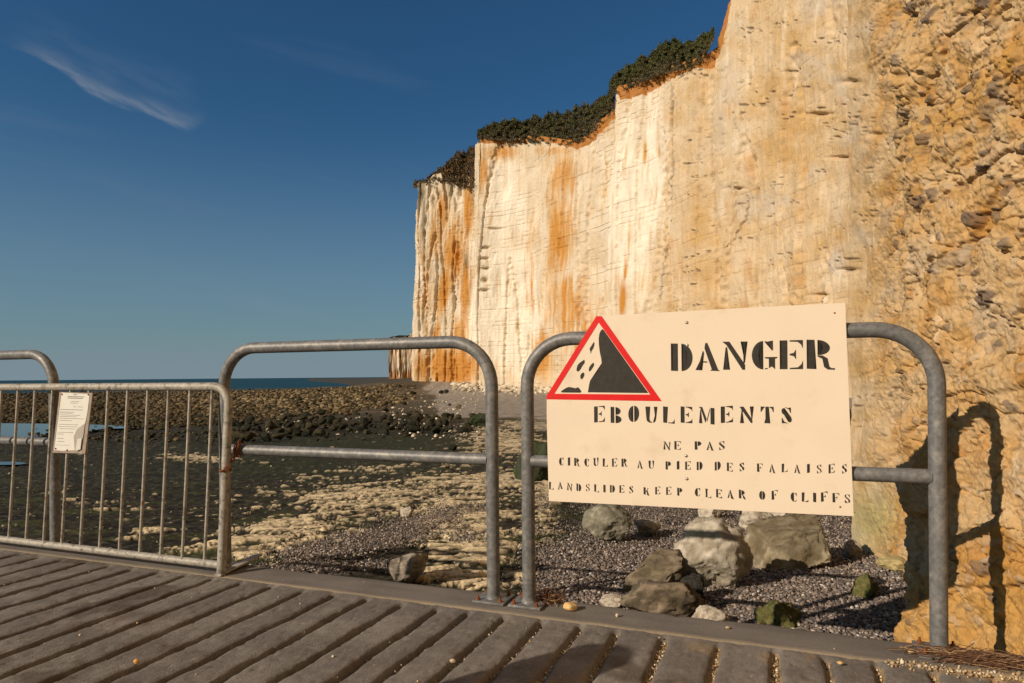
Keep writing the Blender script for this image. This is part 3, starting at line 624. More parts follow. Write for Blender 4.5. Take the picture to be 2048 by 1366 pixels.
def boulder(px, py, wpx, hpx, label, kind=GREY, seed=1, mossy=0.3, deep=0.8, planes=11, amp=0.09, tilt=0.0, yaw=0.0, cut=(0.5, 0.82), low=0, top=0, group=None, sub=5, name='boulder', sink=0.25, cat='boulder', rnd=1.0, pl=None):
    X, Y, Z = ground_at(px, py)
    v = rockv(sub, seed, planes, cut, amp, rnd, 1.6, pl); dn = ICO[sub][0]
    v = v / np.abs(v).max(0)
    wm = wpx * Y / F / 2; hm = hpx * Y / F / 2 / (1 - sink * 0.5); dm = wm * deep
    c = rcol(v, dn, seed, kind[0], kind[1], kind[2], mossy, low, top)
    v = v * np.array([wm, dm, hm])
    ct, st_ = math.cos(tilt), math.sin(tilt); v = np.stack([v[:, 0] * ct - v[:, 2] * st_, v[:, 1], v[:, 0] * st_ + v[:, 2] * ct], -1)
    me = raw_mesh(name, v, ICO[sub][1], c); o_ = link(name, me, M_rock)
    o_.location = (X * (1 + dm / Y), Y + dm, float(beach_z(np.array([X]), np.array([Y + dm]))[0]) + hm * (1 - sink)); o_.rotation_euler[2] = yaw
    tag(o_, label, cat, group); return o_
WEED = ((0.17, 0.15, 0.06), (0.10, 0.095, 0.03), (0.055, 0.075, 0.018))
boulder(1214, 1092, 104, 82, 'greenish grey boulder under the bottom edge of the sign, alone on the shingle', seed=5, mossy=0.55, kind=((0.38, 0.35, 0.27), (0.25, 0.225, 0.17), (0.085, 0.09, 0.055)), planes=10, cut=(0.6, 0.8), top=0.3)
boulder(1294, 1076, 56, 36, 'small pale stone just beside the greenish grey boulder', seed=8, mossy=0.1, kind=((0.40, 0.34, 0.27), (0.3, 0.25, 0.2), (0.2, 0.18, 0.12)), planes=12)
boulder(1424, 1190, 166, 150, 'large pale rounded boulder with veins, leaning against the flat-topped slab', kind=PALE, seed=21, mossy=0.3, low=0.5, amp=0.16, planes=7, deep=0.62, cut=(0.65, 0.9), tilt=-0.25)
boulder(1582, 1150, 192, 112, 'flat-topped angular slab with its shaded top painted dark brown, right of the pale rounded boulder', kind=((0.42, 0.36, 0.25), (0.25, 0.2, 0.12), (0.085, 0.065, 0.035)), seed=34, mossy=0.6, amp=0.06, planes=3, cut=(0.6, 0.7), rnd=1.0, deep=0.8, tilt=0.06, top=1.4, pl=[(-0.12, -0.15, 1, 0.36), (-0.15, -1, 0.25, 0.46), (1, -0.25, 0.15, 0.66), (-1, -0.3, 0.5, 0.60), (0.3, 0, -1, 0.4)])  # top face's shade is put into the colour, via the moss tint
boulder(1312, 1200, 150, 92, 'mossy brown boulder wedged behind the striped dark boulder', kind=((0.28, 0.225, 0.16), (0.17, 0.135, 0.095), (0.11, 0.10, 0.05)), seed=44, mossy=0.5, planes=9, tilt=0.2, deep=0.6)
boulder(1330, 1246, 188, 84, 'striped dark boulder with weed, half hidden by the kerb', kind=((0.26, 0.205, 0.145), (0.10, 0.08, 0.06), (0.08, 0.07, 0.035)), seed=57, mossy=0.5, amp=0.14, planes=8, deep=0.5)
boulder(1418, 1262, 86, 46, 'low pale wedge of rock touching the kerb in front of the dark hollow', kind=PALE, seed=61, mossy=0.1, planes=13, deep=0.5)
boulder(1226, 1228, 56, 34, 'small cream stone at the kerb edge beside the striped dark boulder', kind=PALE, seed=66, mossy=0.05, planes=12, sub=5)
boulder(1425, 1042, 56, 34, 'pale rock partly hidden behind the sign bottom, leftmost of that row', kind=PALE, seed=70, mossy=0.1)
boulder(1510, 1062, 66, 44, 'pale rock behind the large rounded boulder, middle of that row', kind=PALE, seed=74, mossy=0.1)
boulder(1566, 1062, 88, 46, 'pale broad rock behind the flat-topped slab', kind=PALE, seed=79, mossy=0.12)
boulder(1556, 1266, 130, 58, 'low boulder covered in bright green weed beside the kerb', kind=WEED, seed=83, mossy=0.5, planes=4, amp=0.22, sink=0.9, deep=0.7, yaw=0.2)
boulder(1736, 1204, 66, 50, 'small pointed boulder covered in green weed on the shingle', kind=WEED, seed=87, mossy=0.5, planes=6, amp=0.2, sink=0.7)
boulder(1388, 1212, 60, 60, 'round black stone in the shaded hollow below the pale rounded boulder', kind=((0.05, 0.045, 0.04), (0.03, 0.03, 0.025), (0.03, 0.035, 0.02)), seed=90, mossy=0.3, planes=3)
boulder(1708, 1120, 36, 40, 'narrow grey stone standing at the foot of the cliff', kind=GREY, seed=91, mossy=0.2)
boulder(1788, 1150, 66, 34, 'low yellow rock at the corner of the cliff foot', kind=((0.50, 0.40, 0.2), (0.36, 0.3, 0.14), (0.2, 0.2, 0.07)), seed=92, mossy=0.3)
boulder(812, 1166, 96, 62, 'grey angular boulder just beyond the kerb beside the chalk ledge', kind=((0.38, 0.33, 0.27), (0.22, 0.18, 0.15), (0.07, 0.07, 0.04)), seed=101, mossy=0.35, planes=11, tilt=0.25)
boulder(815, 1037, 32, 26, 'small pale block lying alone on the gravel bank', kind=PALE, seed=104, mossy=0.1, planes=12)
boulder(1080, 962, 110, 88, 'dark green weed-covered rock behind the sign hoop', kind=((0.05, 0.06, 0.035), (0.035, 0.045, 0.025), (0.05, 0.07, 0.02)), seed=110, mossy=0.5, deep=0.6)
boulder(966, 853, 56, 30, 'dark green block on the grey shingle behind the middle hoop', kind=((0.05, 0.06, 0.035), (0.035, 0.045, 0.025), (0.05, 0.07, 0.02)), seed=113, mossy=0.5)
boulder(916, 818, 14, 13, 'tiny brown stone alone on the open grey shingle', kind=((0.2, 0.17, 0.11), (0.12, 0.1, 0.06), (0.1, 0.1, 0.04)), seed=114, sub=3)
# weedy dark boulders of the foreshore
DK = [((0.024, 0.024, 0.015), (0.012, 0.013, 0.008), (0.026, 0.030, 0.011)), ((0.07, 0.055, 0.03), (0.03, 0.026, 0.015), (0.03, 0.033, 0.013))]
r_ = random.Random(5)
for i in range(280):
    px = r_.uniform(440, 905)
    yc = np.interp(px, [440, 560, 700, 800, 900], [868, 852, 846, 846, 848]); py = yc + r_.gauss(0, 13)
    hw = np.interp(px, [440, 560, 700, 850, 905], [14, 26, 32, 20, 10]); py = max(yc - hw, min(yc + hw, py)) + 4
    s_ = (8 + 19 * r_.random() ** 2.0) * (0.7 + 0.3 * (py - 800) / 70)
    boulder(px, py, s_, s_ * r_.uniform(0.5, 0.8), 'dark weed-covered boulder in the low bank seen through the middle hoop', kind=DK[i % 2], seed=200 + i, mossy=0.4, group='dark weedy boulders of the low bank', sub=3, planes=14, cut=(0.4, 0.7), rnd=1.0)
r_ = random.Random(9)
for i in range(14):
    px = r_.uniform(850, 960); py = r_.uniform(835, 905)
    s_ = r_.uniform(10, 26)
    boulder(px, py, s_, s_ * 0.6, 'dark weedy stone scattered on the pale ground beside the low bank', kind=DK[i % 2], seed=400 + i, mossy=0.4, group='dark weedy stones beside the low bank', sub=3, planes=10)
for i in range(10):
    px = r_.uniform(720, 900); py = r_.uniform(785, 812)
    s_ = r_.uniform(6, 15)
    boulder(px, py, s_, s_ * 0.7, 'green weedy stone on the shingle slope below the far cliff', kind=DK[i % 2], seed=430 + i, mossy=0.4, group='green weedy stones of the shingle slope', sub=2, planes=8)

def rockfield(name, n, region, size, cols_, label, sub=2, sizep=2.0, flat=0.52, ymin=0, cat='rocks', nproto=14, zoff=0.0, maskf=None, smooth=False):
    protos = [rockv(sub, 700 + k, 8, (0.5, 0.85), 0.12) for k in range(nproto)]; fo = ICO[sub][1]
    nv = len(protos[0]); Vs = []; Cs = []; Fs = []; cnt = 0
    pxy = region(n); X = []; 
    px, py = pxy
    # invert to ground by marching on a vectorised bisection
    dx = px - 1024; dy = py - CY; rx = (dx - ROLL * dy) / F; rz = -(dy + ROLL * dx) / F
    lo_ = np.full(len(px), 2.4); hi_ = np.full(len(px), 420.0)
    for _ in range(26):
        md = np.sqrt(lo_ * hi_); ab = HC + rz * md > beach_z(rx * md, md); lo_ = np.where(ab, md, lo_); hi_ = np.where(ab, hi_, md)
    Y = lo_; X = rx * Y; Z = HC + rz * Y
    ok = (Z > -3.72) & (Y < 400)
    if maskf is not None: ok &= maskf(X, Y)
    px, py, X, Y, Z = px[ok], py[ok], X[ok], Y[ok], Z[ok]; n = len(X)
    s_ = size[0] + (size[1] - size[0]) * RNG.uniform(0, 1, n) ** sizep
    s_ = s_ * (1 if size[1] < 0.2 else np.clip(Y / 70, 0.45, 1.25))
    an = RNG.uniform(0, 6.28, n); ca, sa = np.cos(an), np.sin(an); fl = flat * RNG.uniform(0.7, 1.3, n); el = RNG.uniform(0.7, 1.3, n)
    pid_ = RNG.integers(0, nproto, n); P = np.array(protos)[pid_]
    x = P[:, :, 0] * (s_ * el)[:, None]; y = P[:, :, 1] * s_[:, None]; z = P[:, :, 2] * (s_ * fl)[:, None]
    tl = RNG.normal(0, 0.3, n); z = z + x * np.sin(tl)[:, None]
    Vx = x * ca[:, None] - y * sa[:, None] + X[:, None]; Vy = x * sa[:, None] + y * ca[:, None] + Y[:, None]; Vz = z + (Z + s_ * fl * 0.45 + zoff)[:, None]
    Vv = np.stack([Vx, Vy, Vz], -1).reshape(-1, 3); Ff = (fo[None] + (np.arange(n) * nv)[:, None, None]).reshape(-1, 3)
    cb = cols_(px, py, X, Y, n); Cc = np.repeat(cb, nv, 0)
    o_ = link(name, raw_mesh(name, Vv, Ff, Cc), M_rock if not smooth else M_peb, smooth=smooth); tag(o_, label, cat, None, 'stuff'); return o_
M_peb = mat_new('pebble', vcol=True, rough=0.7, var=0.25, vscale=60, bump=0.2, bscale=150, bdist=0.002, spec=0.3)
def reg_far(n):
    px = RNG.uniform(-250, 830, n * 3); py = 771 + 112 * RNG.uniform(0, 1, n * 3) ** 1.25
    lowb = np.interp(px, [-250, 0, 250, 440, 560, 700, 830], [846, 846, 862, 850, 838, 826, 800]) + 6 * noise(px / 25, px * 0, s=2)
    top = np.interp(px, [-250, 0, 440, 740, 830], [786, 783, 771, 764, 770])
    ok = (py < lowb) & (py > top) & (RNG.uniform(0, 1, n * 3) > ss(640, 860, px) * 0.9); return px[ok][:n], py[ok][:n]
def col_far(px, py, X, Y, n):
    a = RNG.uniform(0, 1, n) ** 1.2; c = lerp((0.085, 0.058, 0.028), (0.34, 0.25, 0.135), a * (0.15 + 0.85 * ss(100, 560, px)) * (1 - 0.6 * ss(800, 840, py)))
    g = (RNG.uniform(0, 1, n) < 0.30 + 0.4 * ss(820, 850, py)) ; c[g] = np.array([0.045, 0.04, 0.02]) * RNG.uniform(0.7, 1.5, (g.sum(), 1)); return c
rockfield('rocks', 20000, lambda n: [q_[:n] for q_ in (lambda a: (a[0][a[1] < 812], a[1][a[1] < 812]))(reg_far(n * 3))], (0.10, 0.5), col_far, 'wide field of small brown rocks between the tide pool and the sea', sub=1, sizep=3.6)
rockfield('rocks', 10000, lambda n: [q_[:n] for q_ in (lambda a: (a[0][a[1] > 806], a[1][a[1] > 806]))(reg_far(n * 4))], (0.07, 0.38), col_far, 'nearer brown rocks of the field just beyond the tide pool')
def reg_mid(n): return RNG.uniform(60, 470, n), RNG.normal(872, 7, n)
rockfield('rocks', 260, reg_mid, (0.08, 0.30), col_far, 'small scattered stones beside the tide pool')
def reg_deb(n):
    px = RNG.uniform(905, 1110, n); ft = np.interp(px, [820, 930, 1000, 1090, 1110], [767, 768, 772, 780, 782]); return px, ft + np.abs(RNG.normal(0, 5.5, n)) * np.interp(px, [905, 960, 1050, 1110], [0.8, 1.5, 1.1, 0.3])
def col_white(px, py, X, Y, n): return lerp((0.72, 0.64, 0.50), (0.45, 0.37, 0.26), RNG.uniform(0, 1, n) ** 2)
rockfield('rubble', 700, reg_deb, (0.12, 0.75), col_white, 'white chalk rubble fallen at the foot of the far cliff', sizep=3.0)
def reg_sc(n):
    px = np.concatenate([RNG.uniform(780, 960, n // 2), RNG.uniform(500, 960, n - n // 2)]); return px, np.concatenate([RNG.uniform(775, 880, n // 2), RNG.uniform(800, 870, n - n // 2)])
rockfield('rubble', 420, reg_sc, (0.05, 0.24), col_white, 'pale stones strewn over the shingle and the weedy bank', sizep=2.5)
def reg_shl(n):
    px = RNG.uniform(-250, 1090, n); return px, RNG.uniform(905, 1180, n)
def col_mix(px, py, X, Y, n):
    c = lerp((0.50, 0.42, 0.28), (0.22, 0.18, 0.13), RNG.uniform(0, 1, n)); return c
rockfield('rubble', 260, reg_shl, (0.010, 0.034), col_mix, 'loose small stones on the weedy flats below the walkway', sizep=4.0)

# pebbles close by
def reg_peb(n):
    m_ = n * 9; px = RNG.uniform(440, 1860, m_); py = 985 + 330 * RNG.uniform(0, 1, m_)
    g_ = blobs(px, py, GRAVEL); nn = fbm((px - 1024) / 60, py / 25, o=3, s=77)
    ok = (g_ + 0.32 * nn + 0.13 * RNG.normal(0, 1, m_) > 0.45); px, py = px[ok], py[ok]
    return px[:n], py[:n]
def col_peb(px, py, X, Y, n):
    a = RNG.uniform(0, 1, n); pal = np.array([[0.11, 0.09, 0.08], [0.20, 0.16, 0.13], [0.30, 0.24, 0.20], [0.42, 0.37, 0.32], [0.15, 0.14, 0.14], [0.27, 0.20, 0.15], [0.55, 0.50, 0.44], [0.07, 0.06, 0.055]])
    return pal[RNG.choice(8, n, p=[.2, .22, .16, .07, .14, .11, .03, .07])] * RNG.uniform(0.8, 1.2, (n, 1))
rockfield('pebbles', 52000, reg_peb, (0.0045, 0.016), col_peb, 'grey and brown beach pebbles between the boulders and the kerb', sub=1, sizep=2.2, flat=0.7, smooth=True, zoff=0.012, cat='pebbles', maskf=lambda X, Y: (X * E2[0] + Y * E2[1] > 2.46) & (Y < 14))

# ------------------------------------------------------------------ walkway
GV = [-2.38, -2.225, -2.074, -1.915, -1.760, -1.610, -1.469, -1.313, -1.163, -1.040, -0.901, -0.762, -0.6275, -0.50, -0.344, -0.1815, -0.0149, 0.127, 0.257, 0.40, 0.55, 0.70, 0.85, 1.0, 1.15]
gl = -2.38
while gl > -5.5: gl -= 0.152; GV.insert(0, gl)
GV = np.array(GV)
us = np.concatenate([np.linspace(-14, -5.6, 12), np.arange(-5.5, 1.3, 0.0055), [1.35, 2.0, 4.0]])
vs_ = np.concatenate([np.linspace(-9, 0.85, 14), np.arange(0.9, 2.246, 0.011)])
UU, VV = np.meshgrid(us, vs_)
wob = 0.006 * noise(UU * 0 + np.round(UU / 0.15), VV * 4, s=1) + 0.003 * noise(UU * 20, VV * 14, s=2)
gi = np.clip(np.searchsorted(GV, UU + wob), 1, len(GV) - 1); near_g = np.where(np.abs(GV[gi] - UU) < np.abs(GV[gi - 1] - UU), gi, gi - 1)
du = UU + wob - GV[near_g]
hwid = 0.0105 + 0.004 * _h(near_g, near_g * 0, near_g * 0, 5) + 0.004 * noise(VV * 9, near_g * 3.3, s=3)
endf = ss(2.238, 2.205, VV + 0.012 * noise(near_g * 7.1, VV * 0, s=8))
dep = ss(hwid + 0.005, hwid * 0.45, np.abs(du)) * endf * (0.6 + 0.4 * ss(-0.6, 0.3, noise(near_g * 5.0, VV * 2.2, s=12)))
chip = ss(0.35, 0.75, noise(UU * 28, VV * 28, s=13)) * ss(0.035, 0.008, np.abs(du))
HW = -0.018 * dep - 0.005 * chip - 0.005 * ss(0.035, 0.0, np.abs(du)) * endf + 0.0011 * noise(UU * 60, VV * 60, s=14) + 0.002 * noise(UU * 9, VV * 9, s=15)
HW -= 0.004 * ss(0.45, 0.8, noise(UU * 38, VV * 38, s=19)) + 0.003 * ss(0.2, 0.7, fbm(UU * 14, VV * 14, o=4, s=26))
sand = ss(-1.0, 0.1, UU) * ss(0.35, 0.8, dep + 0.25 * noise(UU * 40, VV * 40, s=16))
sand = np.maximum(sand, ss(0.30, 0.50, UU) * ss(2.20, 2.24, VV + 0.015 * noise(UU * 30, VV * 30, s=17)))
sand = np.maximum(sand, 0.8 * ss(0.45, 1.1, UU) * ss(-0.1, 0.3, noise(UU * 9, VV * 9, s=20)))
sand = np.maximum(sand, 0.35 * ss(-1.2, -0.2, UU) * ss(0.35, 0.7, noise(UU * 12, VV * 6, s=21)))
base = lerp((0.160, 0.143, 0.127), (0.218, 0.196, 0.174), ss(-0.4, 0.5, fbm(UU * 5, VV * 5, o=4, s=22)))
base = over(base, [0.085, 0.066, 0.05], 0.7 * ss(0.35, 0.6, fbm(UU * 2.3, VV * 3.3, o=4, s=23)))
base = over(base, [0.11, 0.055, 0.03], 0.5 * blobs(UU, VV, [(-2.1, 1.75, .16, .06, 1), (-1.85, 1.6, .18, .05, .8), (-2.3, 1.62, .1, .05, .8), (-1.2, 1.7, .1, .05, .5)]) * ss(-.3, .3, noise(UU * 12, VV * 12, s=25)))
base = base * (1 + 0.22 * fbm(UU * 30, VV * 30, o=4, s=27, g=0.8))[..., None]
base = over(base, [0.32, 0.27, 0.21], 0.55 * ss(0.62, 0.85, noise(UU * 42, VV * 42, s=28)))
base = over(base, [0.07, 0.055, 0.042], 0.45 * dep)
base = over(base, [0.40, 0.27, 0.13], sand * 0.9)
P3 = UU[..., None] * E1 + VV[..., None] * E2; P3[..., 2] = HW
M_conc = mat_new('concrete', vcol=True, rough=0.9, var=0.22, vscale=120, bump=0.7, bscale=160, bdist=0.004, spec=0.2)
o = link('walkway', raw_mesh('walkway', P3.reshape(-1, 3), grid_faces(*UU.shape), base.reshape(-1, 3)), M_conc); tag(o, kind='structure')
# kerb strip with its beach-side face
uk = np.concatenate([np.linspace(-14, -5.6, 20), np.arange(-5.5, 1.2, 0.02), [1.4, 2, 4]]); 
prof = [(2.247, -0.03), (2.248, -0.002), (2.252, 0.001), (2.27, 0.002), (2.30, 0.002), (2.33, 0.003), (2.36, 0.003), (2.39, 0.003), (2.42, 0.002), (2.437, -0.001), (2.448, -0.010), (2.452, -0.03), (2.455, -0.1), (2.455, -0.2), (2.455, -0.45), (2.46, -1.2)]
UK = np.repeat(uk[:, None], len(prof), 1); VK = np.array([p[0] for p in prof])[None] + 0 * UK; ZK = np.array([p[1] for p in prof])[None] + 0 * UK
edge = ss(2.40, 2.45, VK)
VK = VK + edge * (0.016 * noise(UK * 2.2, UK * 0, s=4) + 0.007 * noise(UK * 11, ZK * 9, s=5)); ZK = ZK + 0.002 * noise(UK * 8, VK * 20, s=6) * (1 - edge) - 0.006 * edge * ss(0.2, .7, noise(UK * 14, VK * 0, s=7))
ck = lerp((0.155, 0.139, 0.122), (0.195, 0.174, 0.152), ss(-.4, .4, fbm(UK * 3, VK * 12, o=3, s=8))); ck = over(ck, [0.33, 0.25, 0.15], 0.5 * ss(2.262, 2.25, VK)); ck = over(ck, [0.4, 0.3, 0.17], 0.5 * ss(0.3, 0.6, UK) * ss(2.32, 2.27, VK))
PK = UK[..., None] * E1 + VK[..., None] * E2; PK[..., 2] = ZK
M_kerb = mat_new('smooth_concrete', vcol=True, rough=0.88, var=0.15, vscale=90, bump=0.35, bscale=200, bdist=0.002, spec=0.2)
o = link('kerb', raw_mesh('kerb', PK.reshape(-1, 3), grid_faces(*UK.shape), ck.reshape(-1, 3)), M_kerb); tag(o, kind='structure')
# grit and sand grains lying on the concrete
def grit(n, fu, fv, smin, smax, name, label, pal, zf=0.0):
    v0, f0 = ICO[1]; u = fu(n); v = fv(n, u); s_ = smin + (smax - smin) * RNG.uniform(0, 1, n) ** 4
    P = v0[None] * s_[:, None, None] * RNG.uniform(0.7, 1.2, (n, 1, 3)); P = P * (1 + 0.2 * RNG.normal(size=(n, 12, 1)))
    c = u[:, None] * E1 + v[:, None] * E2; c[:, 2] = zf(u, v) + s_ * 0.5
    pal = np.array(pal); cc2 = pal[RNG.integers(0, len(pal), n)] * RNG.uniform(0.8, 1.2, (n, 1))
    o_ = link(name, raw_mesh(name, (P + c[:, None]).reshape(-1, 3), (f0[None] + (np.arange(n) * 12)[:, None, None]).reshape(-1, 3), np.repeat(cc2, 12, 0)), M_peb); tag(o_, label, 'grit', None, 'stuff')
sandp = [(0.5, 0.36, 0.2), (0.62, 0.48, 0.3), (0.4, 0.27, 0.13), (0.66, 0.58, 0.45), (0.3, 0.2, 0.12)]
def gu(n): k = RNG.choice(np.arange(len(GV)), n, p=(lambda w_: w_ / w_.sum())(ss(-1.3, 0.4, GV) * (GV < .6) + 1e-9)); return GV[k] + RNG.normal(0, 0.007, n)
grit(9000, gu, lambda n, u: RNG.uniform(1.2, 2.235, n), 0.0008, 0.0042, 'sand_grains', 'sand and grit caught in the grooves of the walkway', sandp, lambda u, v: -0.0185 + 0.0 * u)
grit(900, lambda n: RNG.uniform(0.28, 1.0, n), lambda n, u: 2.24 + RNG.normal(0, 0.018, n), 0.001, 0.006, 'sand_grains', 'sand and broken shell along the kerb joint below the cliff', sandp, lambda u, v: 0.0015 + 0 * u)
grit(500, lambda n: RNG.uniform(-4.5, 1.1, n), lambda n, u: RNG.uniform(1.0, 2.44, n), 0.0008, 0.004, 'grit', 'fine grit scattered over the concrete walkway', sandp, lambda u, v: 0.0 * u)

# ------------------------------------------------------------------ hoops
M_galv = mat_new('galvanised_steel', (0.165, 0.165, 0.165), rough=0.5, metal=0.2, var=0.38, vscale=70, bump=0.25, bscale=220, bdist=0.001, spec=0.4, col2=(0.26, 0.25, 0.235), c2scale=22, c2lo=0.48, c2hi=0.66)
M_galv2 = mat_new('weathered_steel', (0.36, 0.335, 0.29), rough=0.6, metal=0.15, var=0.35, vscale=55, bump=0.3, bscale=180, bdist=0.001, spec=0.35, col2=(0.20, 0.18, 0.15), c2scale=30, c2lo=0.55, c2hi=0.62, rustspots=((0.24, 0.12, 0.06), 16, 0.66))
M_rust = mat_new('rust', (0.22, 0.075, 0.025), rough=0.9, var=0.5, vscale=90, bump=0.6, bscale=200, bdist=0.002, spec=0.15)
HV, HR, HT, HB, RB = 2.36, 0.0242, 0.975, 0.53, 0.17
def arcpath(uL, uR, zt, rb, v0=HV, z0=0.012, vtop=None, n=10):
    vt = v0 if vtop is None else vtop
    def v_at(z): return v0 + (vt - v0) * z / zt
    P = [(uL, z) for z in np.linspace(z0, zt - rb, 8)]
    P += [(uL + rb - rb * math.cos(a), zt - rb + rb * math.sin(a)) for a in np.linspace(0, math.pi / 2, n + 1)[1:]]
    P += [(u, zt) for u in np.linspace(uL + rb, uR - rb, 8)[1:]]
    P += [(uR - rb + rb * math.sin(a), zt - rb + rb * math.cos(a)) for a in np.linspace(0, math.pi / 2, n + 1)[1:]]
    P += [(uR, z) for z in np.linspace(zt - rb, z0, 8)[1:]]
    return [uv(u, v_at(z), z) for u, z in P]
def hoop(uL, uR, label, group):
    org = uv((uL + uR) / 2, HV, 0); root = empty('guard_hoop', org); tag(root, label, 'guard rail', group)
    b = MB(); b.tube(arcpath(uL, uR, HT, RB), HR, 24); b.build('frame', M_galv, root, org)
    b = MB(); b.tube([uv(u, HV, HB) for u in np.linspace(uL + HR * 0.7, uR - HR * 0.7, 6)], HR * 0.93, 22); b.build('crossbar', M_galv, root, org)
    for u0, sgn in ((uL, 1), (uR, -1)):
        b = MB(); q = 0.062
        b.prism([uv(u0 - q, HV - q * 0.95, 0.0035), uv(u0 + q, HV - q * 0.95, 0.0035), uv(u0 + q, HV + q, 0.0035), uv(u0 - q, HV + q, 0.0035)], np.array([0, 0, 0.009]))
        b.tube([uv(u0, HV, 0.012), uv(u0, HV, 0.016), uv(u0, HV, 0.022)], [HR + 0.007, HR + 0.005, HR], 24, caps=False)
        pl = b.build('base_plate', M_galv, root, org, bevel=0.0015)
        for a, c_ in ((-1, -1), (1, -1), (1, 1), (-1, 1)):
            b = MB(); cu, cv_ = u0 + a * 0.044, HV + c_ * 0.044
            hexp = [uv(cu + 0.0075 * math.cos(k), cv_ + 0.0075 * math.sin(k), 0.0126) for k in np.arange(6) * math.pi / 3 + RNG.uniform(0, 1)]
            b.prism(hexp, np.array([0, 0, 0.007])); b.tube([uv(cu, cv_, 0.0196), uv(cu + 0.0005, cv_, 0.029)], [0.0042, 0.0038], 10)
            bo = b.build('bolt', M_rust, None, None); me = bo.data
            me.transform(Matrix.Translation(-Vector(org))); bo.parent = pl
    return root
uA = on_v(109.5, 930, HV)[0]; uB0 = on_v(450, 950, HV)[0]; uB1 = on_v(985.5, 1000, HV)[0]; uC0 = on_v(1056.5, 1000, HV)[0]; uC1 = on_v(1875.5, 1000, HV)[0]
print('hoops', uA, uB0, uB1, uC0, uC1)
G_h = 'galvanised guard hoops bolted along the kerb'
hoop(uC0, uC1, 'grey galvanised tube hoop carrying the danger sign, nearest the cliff', G_h)
hoop(uB0, uB1, 'grey galvanised tube hoop without a sign, standing open between barrier and sign', G_h)
hoop(uA - 1.30, uA, 'grey galvanised tube hoop standing behind the barred crowd barrier', G_h)

# ------------------------------------------------------------------ crowd barrier with bars
BV0, BV1 = 2.262, 2.318; uE = on_v(442, 1120, BV0)[0]; bz0, bz1 = 0.045, 0.808; uS = uE - 2.05
def bv(z): return BV0 + (BV1 - BV0) * z / bz1
org = uv((uE + uS) / 2, BV0, 0); root = empty('crowd_barrier', org)
tag(root, 'low weathered steel crowd barrier with thin vertical bars, chained to the hoop', 'barrier')
b = MB(); b.tube(arcpath(uS, uE, bz1, 0.085, v0=BV0, z0=0.0, vtop=BV1), 0.0185, 20); b.build('frame', M_galv2, root, org)
b = MB(); b.tube([uv(u, bv(bz0), bz0) for u in np.linspace(uS, uE - 0.01, 10)], 0.0165, 16); b.build('bottom_rail', M_galv2, root, org)
ub = uE - 0.095
for k in range(15):
    u = ub - 0.1275 * k
    if u < uS + 0.05: break
    b = MB(); b.tube([uv(u, bv(bz0) - 0.0, bz0 + 0.008), uv(u + 0.001, bv(0.4), 0.4), uv(u, bv(bz1 - 0.012), bz1 - 0.012)], 0.0068, 10); b.build('bar', M_galv2, root, org)
for u0 in (uE - 0.0, uS):
    b = MB(); b.prism([uv(u0 - 0.018, BV0 - 0.02, 0.004), uv(u0 + 0.018, BV0 - 0.02, 0.004), uv(u0 + 0.018, BV0 + 0.23, 0.03), uv(u0 - 0.018, BV0 + 0.23, 0.03)], np.array([0, 0, 0.008]))
    b.build('foot', M_galv2, root, org, bevel=0.001)
# rusty weld lumps
# notice board tied to the barrier
def bp(x, y, off=0.0):
    u, z = on_v(x, y, (BV0 + BV1) / 2); return u, z
cor = [bp(114, 784), bp(180, 786), bp(173, 907), bp(108, 905)]
def nb(s_, t_, off):                    # board coords 0..1 -> world
    a = np.array(cor[0]) * (1 - s_) + np.array(cor[1]) * s_; c_ = np.array(cor[3]) * (1 - s_) + np.array(cor[2]) * s_
    p = a * (1 - t_) + c_ * t_; return uv(p[0], bv(p[1]) - 0.0135 - off, p[1])
org = nb(0.5, 1, 0); root = empty('notice_board', org); tag(root, 'small board with a torn white paper notice, fixed to the barrier bars', 'notice')
M_ply = mat_new('plywood', (0.33, 0.27, 0.22), rough=0.85, var=0.25, vscale=40, bump=0.3, bscale=90, bdist=0.001)
M_paper = mat_new('paper', (0.72, 0.70, 0.64), rough=0.8, var=0.05, vscale=25, bump=0.1, bscale=60, bdist=0.001)
M_ink = mat_new('grey_ink', (0.22, 0.21, 0.20), rough=0.8, var=0.2, vscale=200, bump=0)
M_back = mat_new('paper_back', (0.45, 0.41, 0.36), rough=0.8, var=0.12, vscale=40, bump=0.1)
M_pin = mat_new('red_pin', (0.35, 0.05, 0.03), rough=0.4, var=0.1, bump=0)
b = MB(); b.prism([nb(0, 0, 0), nb(1, 0, 0), nb(1, 1, 0), nb(0, 1, 0)], -E2 * -0.006); b.build('board', M_ply, root, org, smooth=False)
b = MB(); b.poly([nb(.08, .01, .0015), nb(.93, .02, .0015), nb(.93, .34, .0015), nb(.90, .50, .0015), nb(.72, .60, .0015), nb(.66, .72, .0015), nb(.70, .95, .0015), nb(.30, .965, .0015), nb(.055, .955, .0015)]); pp_ = b.build('sheet', M_paper, root, org, smooth=False)
b = MB(); b.poly([nb(.90, .50, .002), nb(.72, .60, .009), nb(.66, .72, .010), nb(.70, .95, .004), nb(.80, .965, .002), nb(.87, .93, .002), nb(.90, .72, .003)]); b.build('torn_flap', M_back, root, org, smooth=False)
b = MB(); b.poly([nb(.78, .76, .0105), nb(.88, .74, .006), nb(.88, .93, .006), nb(.76, .95, .0095)]); b.build('tape', M_paper, root, org, smooth=False)
b = MB(); rr2 = random.Random(3)
